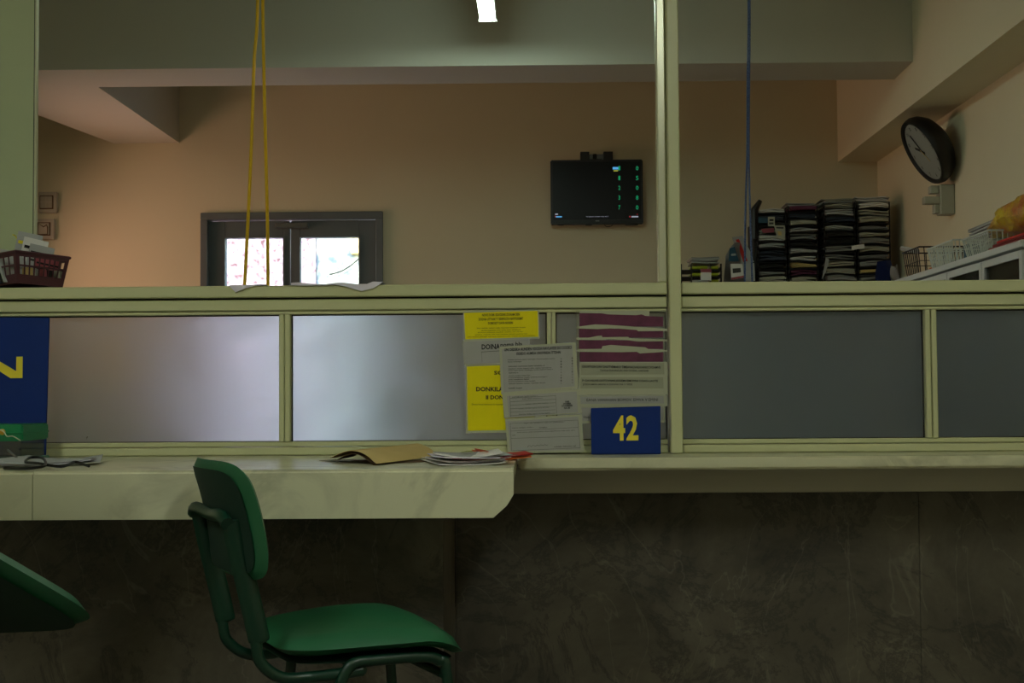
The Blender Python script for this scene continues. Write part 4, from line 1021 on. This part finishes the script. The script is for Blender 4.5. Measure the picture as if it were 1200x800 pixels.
# ------------------------------------------------------------------ clock on the right wall
YK = 7.15
cpos = P(1087, 177, YK); tl = math.radians(29); tz = math.radians(3)
nrm = Vector((-math.cos(tl)*math.cos(tz), -math.sin(tz)*math.cos(tl), -math.sin(tl))).normalized()
upv = Vector((-math.sin(tl), 0, math.cos(tl))); upv = (upv-nrm*upv.dot(nrm)).normalized(); rt = upv.cross(nrm).normalized()
cpos = Vector((XR-.175, atx(1082, XR-.175), 0)); 
cpos = P(1082, 178, cpos.y)
def place(bm):
    m = Matrix((rt, upv, nrm)).transposed().to_4x4(); m.translation = cpos
    bmesh.ops.transform(bm, matrix=m, verts=bm.verts); return bm
t = thing('wall_clock', 'round black clock tilted off the right wall under the beam', 'clock', cpos)
R = .185
bm = bmesh.new(); lathe(bm, [(R-.026,-.004),(R-.020,.010),(R-.006,.014),(R,.004),(R+.004,-.02),(R-.004,-.05),(R-.03,-.085),(R-.075,-.112),(0,-.12)], 48); obj('housing', place(bm), 'black', t, smooth=True)
bm = bmesh.new(); lathe(bm, [(0,0),(R-.021,0),(R-.021,-.003),(0,-.003)], 48); fc = obj('dial', place(bm), 'clockface', t)
for k in range(12):
    a = 2*PI*k/12; r = R-.048; s_ = str(12 if k == 0 else k); w_ = .016 if len(s_) > 1 else .010
    bm = text_bm(s_, w_, .020, Vector((math.sin(a)*r-w_/2, math.cos(a)*r-.010, .0012)), UX, Vector((0,1,0)), .02); obj('numeral', place(bm), 'inkgrey', t)
def hand(ang, l, w_, z):
    bm = bmesh.new(); box(bm, -w_, w_, -.02, l, z, z+.0015); bmesh.ops.rotate(bm, verts=bm.verts, matrix=Matrix.Rotation(-ang, 3, 'Z')); return place(bm)
obj('hour_hand', hand(math.radians(300), .075, .006, .002), 'ink', t); obj('minute_hand', hand(math.radians(340), .115, .004, .004), 'ink', t); obj('second_hand', hand(math.radians(150), .07, .002, .006), 'kraft', t)
bm = bmesh.new(); tube(bm, [cpos-nrm*.1, Vector((XR-.001, cpos.y+.02, cpos.z-.03))], .03, 10); obj('wall_arm', bm, 'black', t, smooth=True)
# beige fitting beneath
yk = atx(1104, XR-.07); zt1, zt0 = P(1104, 217, yk).z, P(1104, 252, yk).z
t = thing('intercom', 'beige wall bracket with a side box fixed beneath the black clock', 'bracket', (XR, yk, zt0))
obj('body', bx(XR-.075, XR-.001, yk-.04, yk+.04, zt0, zt1, .004), 'beige', t)
obj('upper_arm', bx(XR-.12, XR-.0755, yk-.02, yk+.03, zt1-.045, zt1-.004, .003), 'beige', t)
obj('side_box', bx(XR-.155, XR-.0755, yk-.03, yk+.02, zt1-.10, zt1-.062, .003), 'beige', t)
obj('lower_tab', bx(XR-.10, XR-.0755, yk-.02, yk+.03, zt0+.008, zt1-.10, .003), 'beige', t)

# ------------------------------------------------------------------ maroon basket on the rail
bk = thing('plastic_basket', 'slotted maroon plastic basket on the rail before the pale green panel', 'basket', (0,0,0))
BW, BD, BH = .19, .17, .088
def bp(s, k, off=0):
    c = [(-BW/2,-BD/2),(BW/2,-BD/2),(BW/2,BD/2),(-BW/2,BD/2)]; i = int(s) % 4; f_ = s-int(s)
    x = c[i][0]+(c[(i+1)%4][0]-c[i][0])*f_; y = c[i][1]+(c[(i+1)%4][1]-c[i][1])*f_; sc = .84+.16*k
    return Vector((x*sc, y*sc, .002+BH*k))
def wallstrip(bm, s0, s1, k0, k1, th=.002):
    q = [bp(s0+1e-4,k0), bp(s1-1e-4,k0), bp(s1-1e-4,k1), bp(s0+1e-4,k1)]; n = (q[1]-q[0]).cross(q[3]-q[0]).normalized()*th
    A = [bm.verts.new(v) for v in q]; B = [bm.verts.new(v-n) for v in q]
    bm.faces.new(A); bm.faces.new(B[::-1])
    for i in range(4): bm.faces.new((A[i], B[i], B[(i+1)%4], A[(i+1)%4]))
bm = bmesh.new()
for s in range(4):
    wallstrip(bm, s, s+1, 0, .28); wallstrip(bm, s, s+1, .86, 1); wallstrip(bm, s, s+.07, .28, .86); wallstrip(bm, s+.93, s+1, .28, .86)
    nb = 9 if s % 2 == 0 else 6
    for j in range(1, nb): wallstrip(bm, s+.07+.86*j/nb-.012, s+.07+.86*j/nb+.012, .28, .86)
    wallstrip(bm, s+.07, s+.93, .54, .60)
box(bm, -BW/2*.84, BW/2*.84, -BD/2*.84, BD/2*.84, 0, .003)
obj('body', bm, 'basket', bk, local=True)
bm = bmesh.new(); tube(bm, [bp(i+.0001, 1) for i in range(4)], .005, 6, closed=True); obj('rim', bm, 'basket', bk, local=True)
BA = 56
mr_ = Matrix.Rotation(math.radians(BA), 3, 'Z') @ Matrix.Rotation(math.radians(1.5), 3, 'Y') @ Matrix.Rotation(math.radians(-3), 3, 'X')
nc = P(18, 297, 3.955); bkc = nc - mr_ @ Vector((-BW/2, -BD/2, BH+.002))
lowz = min((bkc + mr_ @ Vector((sx*BW*.42, sy*BD*.42, 0))).z for sx in (-1,1) for sy in (-1,1)); bkc.z += zr_t+.001-lowz
bk.location = bkc; bk.rotation_euler = mr_.to_euler()
mB = Matrix.Translation(bkc) @ mr_.to_4x4()
# contents
def upright_card(name, label, cat, m, x, y, wid, h, lx, rz, th=.0025, band_m=None):
    t = thing(name, label, cat, (0,0,0)); bm = bx(-wid/2, wid/2, -th/2, th/2, 0, h); obj('sheet', bm, m, t, local=True)
    if band_m:
        obj('printed_band', bx(-wid/2*.9, wid/2*.9, -th/2-.0006, -th/2, h*.55, h*.62), band_m, t, local=True)
        obj('printed_band', bx(-wid/2*.5, wid/2*.2, -th/2-.0006, -th/2, h*.3, h*.45), band_m, t, local=True)
    t.location = mB @ Vector((x, y, .006)); t.rotation_euler = (0, lx, rz); t.rotation_euler = (lx, random.uniform(-.1,.1), rz+math.radians(38)); return t
def in_basket(t, x, y, z, eul): t.matrix_world = mB @ Matrix.Translation((x, y, z)) @ eul.to_matrix().to_4x4()
from mathutils import Euler
for k in range(7):
    t = thing('file_folder', ['frontmost','second','third','fourth','fifth','sixth','rearmost'][k]+' of the thin slanting files at the left of the maroon basket', 'file')
    obj('cover', bx(-.05,.05,-.0022,.0022,0,.115), ['cab_body','gasket','greypaper','gasket','blue','gasket','greypaper'][k], t, local=True)
    in_basket(t, -.055+.002*k, .040-.0105*k, .006, Euler((math.radians(-24), 0, math.radians(4))))
for k, (x, y, z, h, rz, rx, m, b1, b2, lab) in enumerate((
    (.010, .045, .006, .168, -38, 10, 'greypaper', 'signyellow', 'ink', 'tallest white card with a yellow band at the back of the basket'),
    (.020, .030, .006, .150, -30, 12, 'white', 'ink', 'inkgrey', 'white printed card in front of the tallest one in the basket'),
    (.035, .010, .006, .128, -34, 14, 'greypaper', 'ink', 'inkgrey', 'pale printed card sloping toward the right of the basket'),
    (.048, -.010, .004, .088, -30, 10, 'pink', 'ink', 'ink', 'low pink card at the right end of the basket'))):
    t = thing('printed_card', lab, 'card')
    obj('sheet', bx(-.036,.036,-.001,.001,0,h), m, t, local=True)
    obj('printed_band', bx(-.030,.034,-.0018,-.0011,h*.78,h*.84), b1, t, local=True)
    obj('printed_band', bx(-.030,.010,-.0018,-.0011,h*.60,h*.66), b2, t, local=True)
    obj('printed_band', bx(-.010,.030,-.0018,-.0011,h*.42,h*.46), 'ink', t, local=True)
    in_basket(t, x, y, z, Euler((math.radians(rx), math.radians(12), math.radians(rz))))
for k in range(5):
    t = thing('packet', ['tan','grey','pink','dark','pale'][k]+' small packet lying in the maroon basket', 'packet')
    obj('body', bx(-.013,.013,-.011,.011,0,.048,.003), ['kraft','greypaper','pink','gasket','beige'][k], t, local=True)
    in_basket(t, -.03+.026*k, -.052+.006*(k % 2), .004, Euler((0, 0, .5*k)))
bm = bmesh.new()
for sg in (-1, 1): tube(bm, smooth_path([mB @ Vector((.0,.035,.135)), mB @ Vector((.0+.012*sg,.03,.158)), mB @ Vector((.0+.03*sg,.02,.160))]), .0018, 5)
single('yellow_clip', bm, 'signyellow', 'yellow wire clip standing out of the basket papers', 'clip', smooth=True)

# ------------------------------------------------------------------ green chair pulled up to the counter
def pad(bm, nx, ny, shape, thick):
    """padded panel: shape(u,v) -> (point, normal); u,v in -1..1; superellipse outline"""
    def fr(sgn):
        vs = []
        for i in range(nx+1):
            row = []
            for j in range(ny+1):
                a, b = -1+2*i/nx, -1+2*j/ny
                k = 6.0; r = max(abs(a), abs(b)); s = (abs(a)**k+abs(b)**k)**(1/k) if r > 0 else 1
                u, v = (a*r/s, b*r/s) if r > 0 else (0, 0)
                e = (1-r**7)**.5 if r < 1 else 0
                p, n = shape(u, v); row.append(bm.verts.new(p + n*(sgn*thick/2*(.25+.75*e) if r < 1 else 0)))
            vs.append(row)
        for i in range(nx):
            for j in range(ny): bm.faces.new((vs[i][j], vs[i+1][j], vs[i+1][j+1], vs[i][j+1]))
    fr(1); fr(-1); bmesh.ops.remove_doubles(bm, verts=bm.verts, dist=1e-5)
def make_chair():
    t = thing('green_chair', 'green padded chair with dark green tube frame facing the marble counter', 'chair', (0,0,0))
    # local: +x forward, y sideways, z up, seat rear at x=0
    def seat(u, v):
        x = .205+.205*u; w_ = .205+.022*u
        z = .474 + .028*(1-v*v)*(1-u*u) - (.045*max(0, u-.45)**2/.3) + .004*u
        return Vector((x, v*w_, z)), Vector((0,0,1))
    bm = bmesh.new(); pad(bm, 24, 20, seat, .046); obj('seat', bm, 'green', t, smooth=True, local=True)
    # underside shell
    bm = bmesh.new(); pad(bm, 14, 14, lambda u, v: (Vector((.205+.185*u, v*(.185+.02*u), .440-.012*max(0,u))), Vector((0,0,1))), .014); obj('seat_board', bm, 'greenback', t, smooth=True, local=True)
    # back pad leaning
    lean = .21
    def back(u, v):      # u sideways, v up
        z = .745+.125*v; x = -.066 - lean*(z-.62) + .035*u*u*(-1)*(-1) - .012*v*v
        return Vector((x, u*(.216-.008*v), z)), Vector((1,0,lean)).normalized()
    bm = bmesh.new(); pad(bm, 22, 18, back, .034); obj('backrest', bm, 'green', t, smooth=True, local=True)
    bm = bmesh.new(); pad(bm, 12, 12, lambda u, v: (lambda p: (p[0]-p[1]*.017, p[1]))(back(u*.9, v*.88)), .006); obj('back_board', bm, 'greenback', t, smooth=True, local=True)
    ys_ = .150
    for s in (-1, 1):
        pts = [(-.112,s*ys_,.745), (-.110,s*ys_,.73), (-.084,s*ys_,.62), (-.056,s*ys_,.50), (-.044,s*ys_,.45), (.0,s*ys_,.415), (.06,s*ys_,.410), (.12,s*.17,.415), (.17,s*.18,.42)]
        bm = bmesh.new(); tube(bm, smooth_path(pts, 5), .0125, 10); obj('back_tube', bm, 'greendark', t, smooth=True, local=True)
        bm = bmesh.new(); tube(bm, smooth_path([(-.104,s*ys_,.748), (-.090,s*ys_,.68), (-.072,s*ys_,.605), (-.050,s*ys_,.51), (-.046,s*ys_,.49)], 3), [.023]*11+[.021,.012], 12, flat=.60, up=(0,1,0)); obj('tube_sleeve', bm, 'greendark', t, smooth=True, local=True)
        # side leg hoop
        y = s*.185
        pts = [(.085,y+.015*s,.0), (.115,y,.36), (.122,y,.405), (.145,y,.436), (.19,y,.440), (.305,y,.438), (.342,y,.426), (.362,y,.385), (.39,y+.01*s,.0)]
        bm = bmesh.new(); tube(bm, smooth_path(pts, 5), .0125, 10)
        obj('leg', bm, 'greendark', t, smooth=True, local=True)
        for xx in (.085, .39):
            bm = bmesh.new(); tube(bm, [(xx,y+.012*s,0),(xx,y+.012*s,.03)], .016, 8); obj('foot_cap', bm, 'black', t, smooth=True, local=True)
    bm = bmesh.new(); tube(bm, smooth_path([(-.118,-ys_-.014,.742),(-.121,-.12,.756),(-.114,0,.750),(-.121,.12,.756),(-.118,ys_+.014,.742)], 5), .014, 10); obj('top_crossbar', bm, 'greendark', t, smooth=True, local=True)
    for xx in (.17, .355):
        bm = bmesh.new(); tube(bm, [(xx,-.18,.395 if xx > .3 else .42),(xx,.18,.395 if xx > .3 else .42)], .010, 8); obj('crossbar', bm, 'greendark', t, smooth=True, local=True)
    bm = bmesh.new(); box(bm, .20, .37, -.006, .006, .405, .425, .002); obj('centre_brace', bm, 'greendark', t, local=True)
    return t
ch = make_chair()
CHX, CHY, CHA = -.600, 3.02, 26
ch.location = (CHX, CHY, 0); ch.rotation_euler = (0, 0, math.radians(CHA))

# office chair cut by the left edge: tilted green seat
t = thing('office_chair', 'green swivel chair with a tilted seat cut by the left frame edge', 'chair', (0,0,0))
tip = P(118, 727, 2.9)
fwd = Vector((.455,.728,-.51)).normalized(); lat = Vector((-.80,.57,-.18)); lat = (lat-fwd*lat.dot(fwd)).normalized(); upn = fwd.cross(lat).normalized()
if upn.z < 0: upn = -upn
ctr = tip - fwd*.235 + lat*.225
t.location = (ctr.x, ctr.y, 0); t['_o'] = [ctr.x, ctr.y, 0]
bm = bmesh.new(); pad(bm, 20, 20, lambda u, v: (ctr+fwd*(.24*u)+lat*(.24*v)+upn*(.0), upn), .056); obj('seat', bm, 'green', t, smooth=True)
bm = bmesh.new(); pad(bm, 12, 12, lambda u, v: (ctr+fwd*(.222*u)+lat*(.222*v)-upn*.024, upn), .010); obj('seat_board', bm, 'greenback', t, smooth=True)
bm = bmesh.new(); rect3(bm, ctr-upn*.045, fwd, lat, upn, .12, .03, .015, .004)
rect3(bm, ctr-upn*.042+fwd*.07-lat*.0, lat, fwd, upn, .07, .022, .012, .004); obj('tilt_mechanism', bm, 'black', t)
cz = (ctr-upn*.06).z
bm = bmesh.new(); tube(bm, [(ctr.x,ctr.y,.10),(ctr.x,ctr.y,cz)], .025, 12); obj('gas_column', bm, 'black', t, smooth=True)
for k in range(5):
    a = 2*PI*k/5+.3; e = Vector((math.cos(a)*.28, math.sin(a)*.28, 0))
    bm = bmesh.new(); tube(bm, [(ctr.x,ctr.y,.11), (ctr.x+e.x,ctr.y+e.y,.07)], [.022,.014], 8); obj('leg', bm, 'black', t, smooth=True)
    bm = bmesh.new(); tube(bm, [(ctr.x+e.x-.012,ctr.y+e.y,.028),(ctr.x+e.x+.012,ctr.y+e.y,.028)], .028, 12); obj('caster', bm, 'black', t, smooth=True)
rear = ctr - fwd*.24
bm = bmesh.new(); tube(bm, smooth_path([ctr-upn*.05-fwd*.1, rear-fwd*.05-upn*.03, rear-fwd*.09+upn*.12, rear-fwd*.10+upn*.3]), .014, 8, flat=.6); obj('back_bar', bm, 'black', t, smooth=True)
bm = bmesh.new(); bc = rear-fwd*.09+upn*.33; pad(bm, 16, 14, lambda u, v: (bc+lat*(.21*u)+upn*(.15*v)+fwd*(.04*u*u), fwd), .045); obj('backrest', bm, 'green', t, smooth=True)

for o in list(S.objects):
    if '_o' in o: del o['_o']
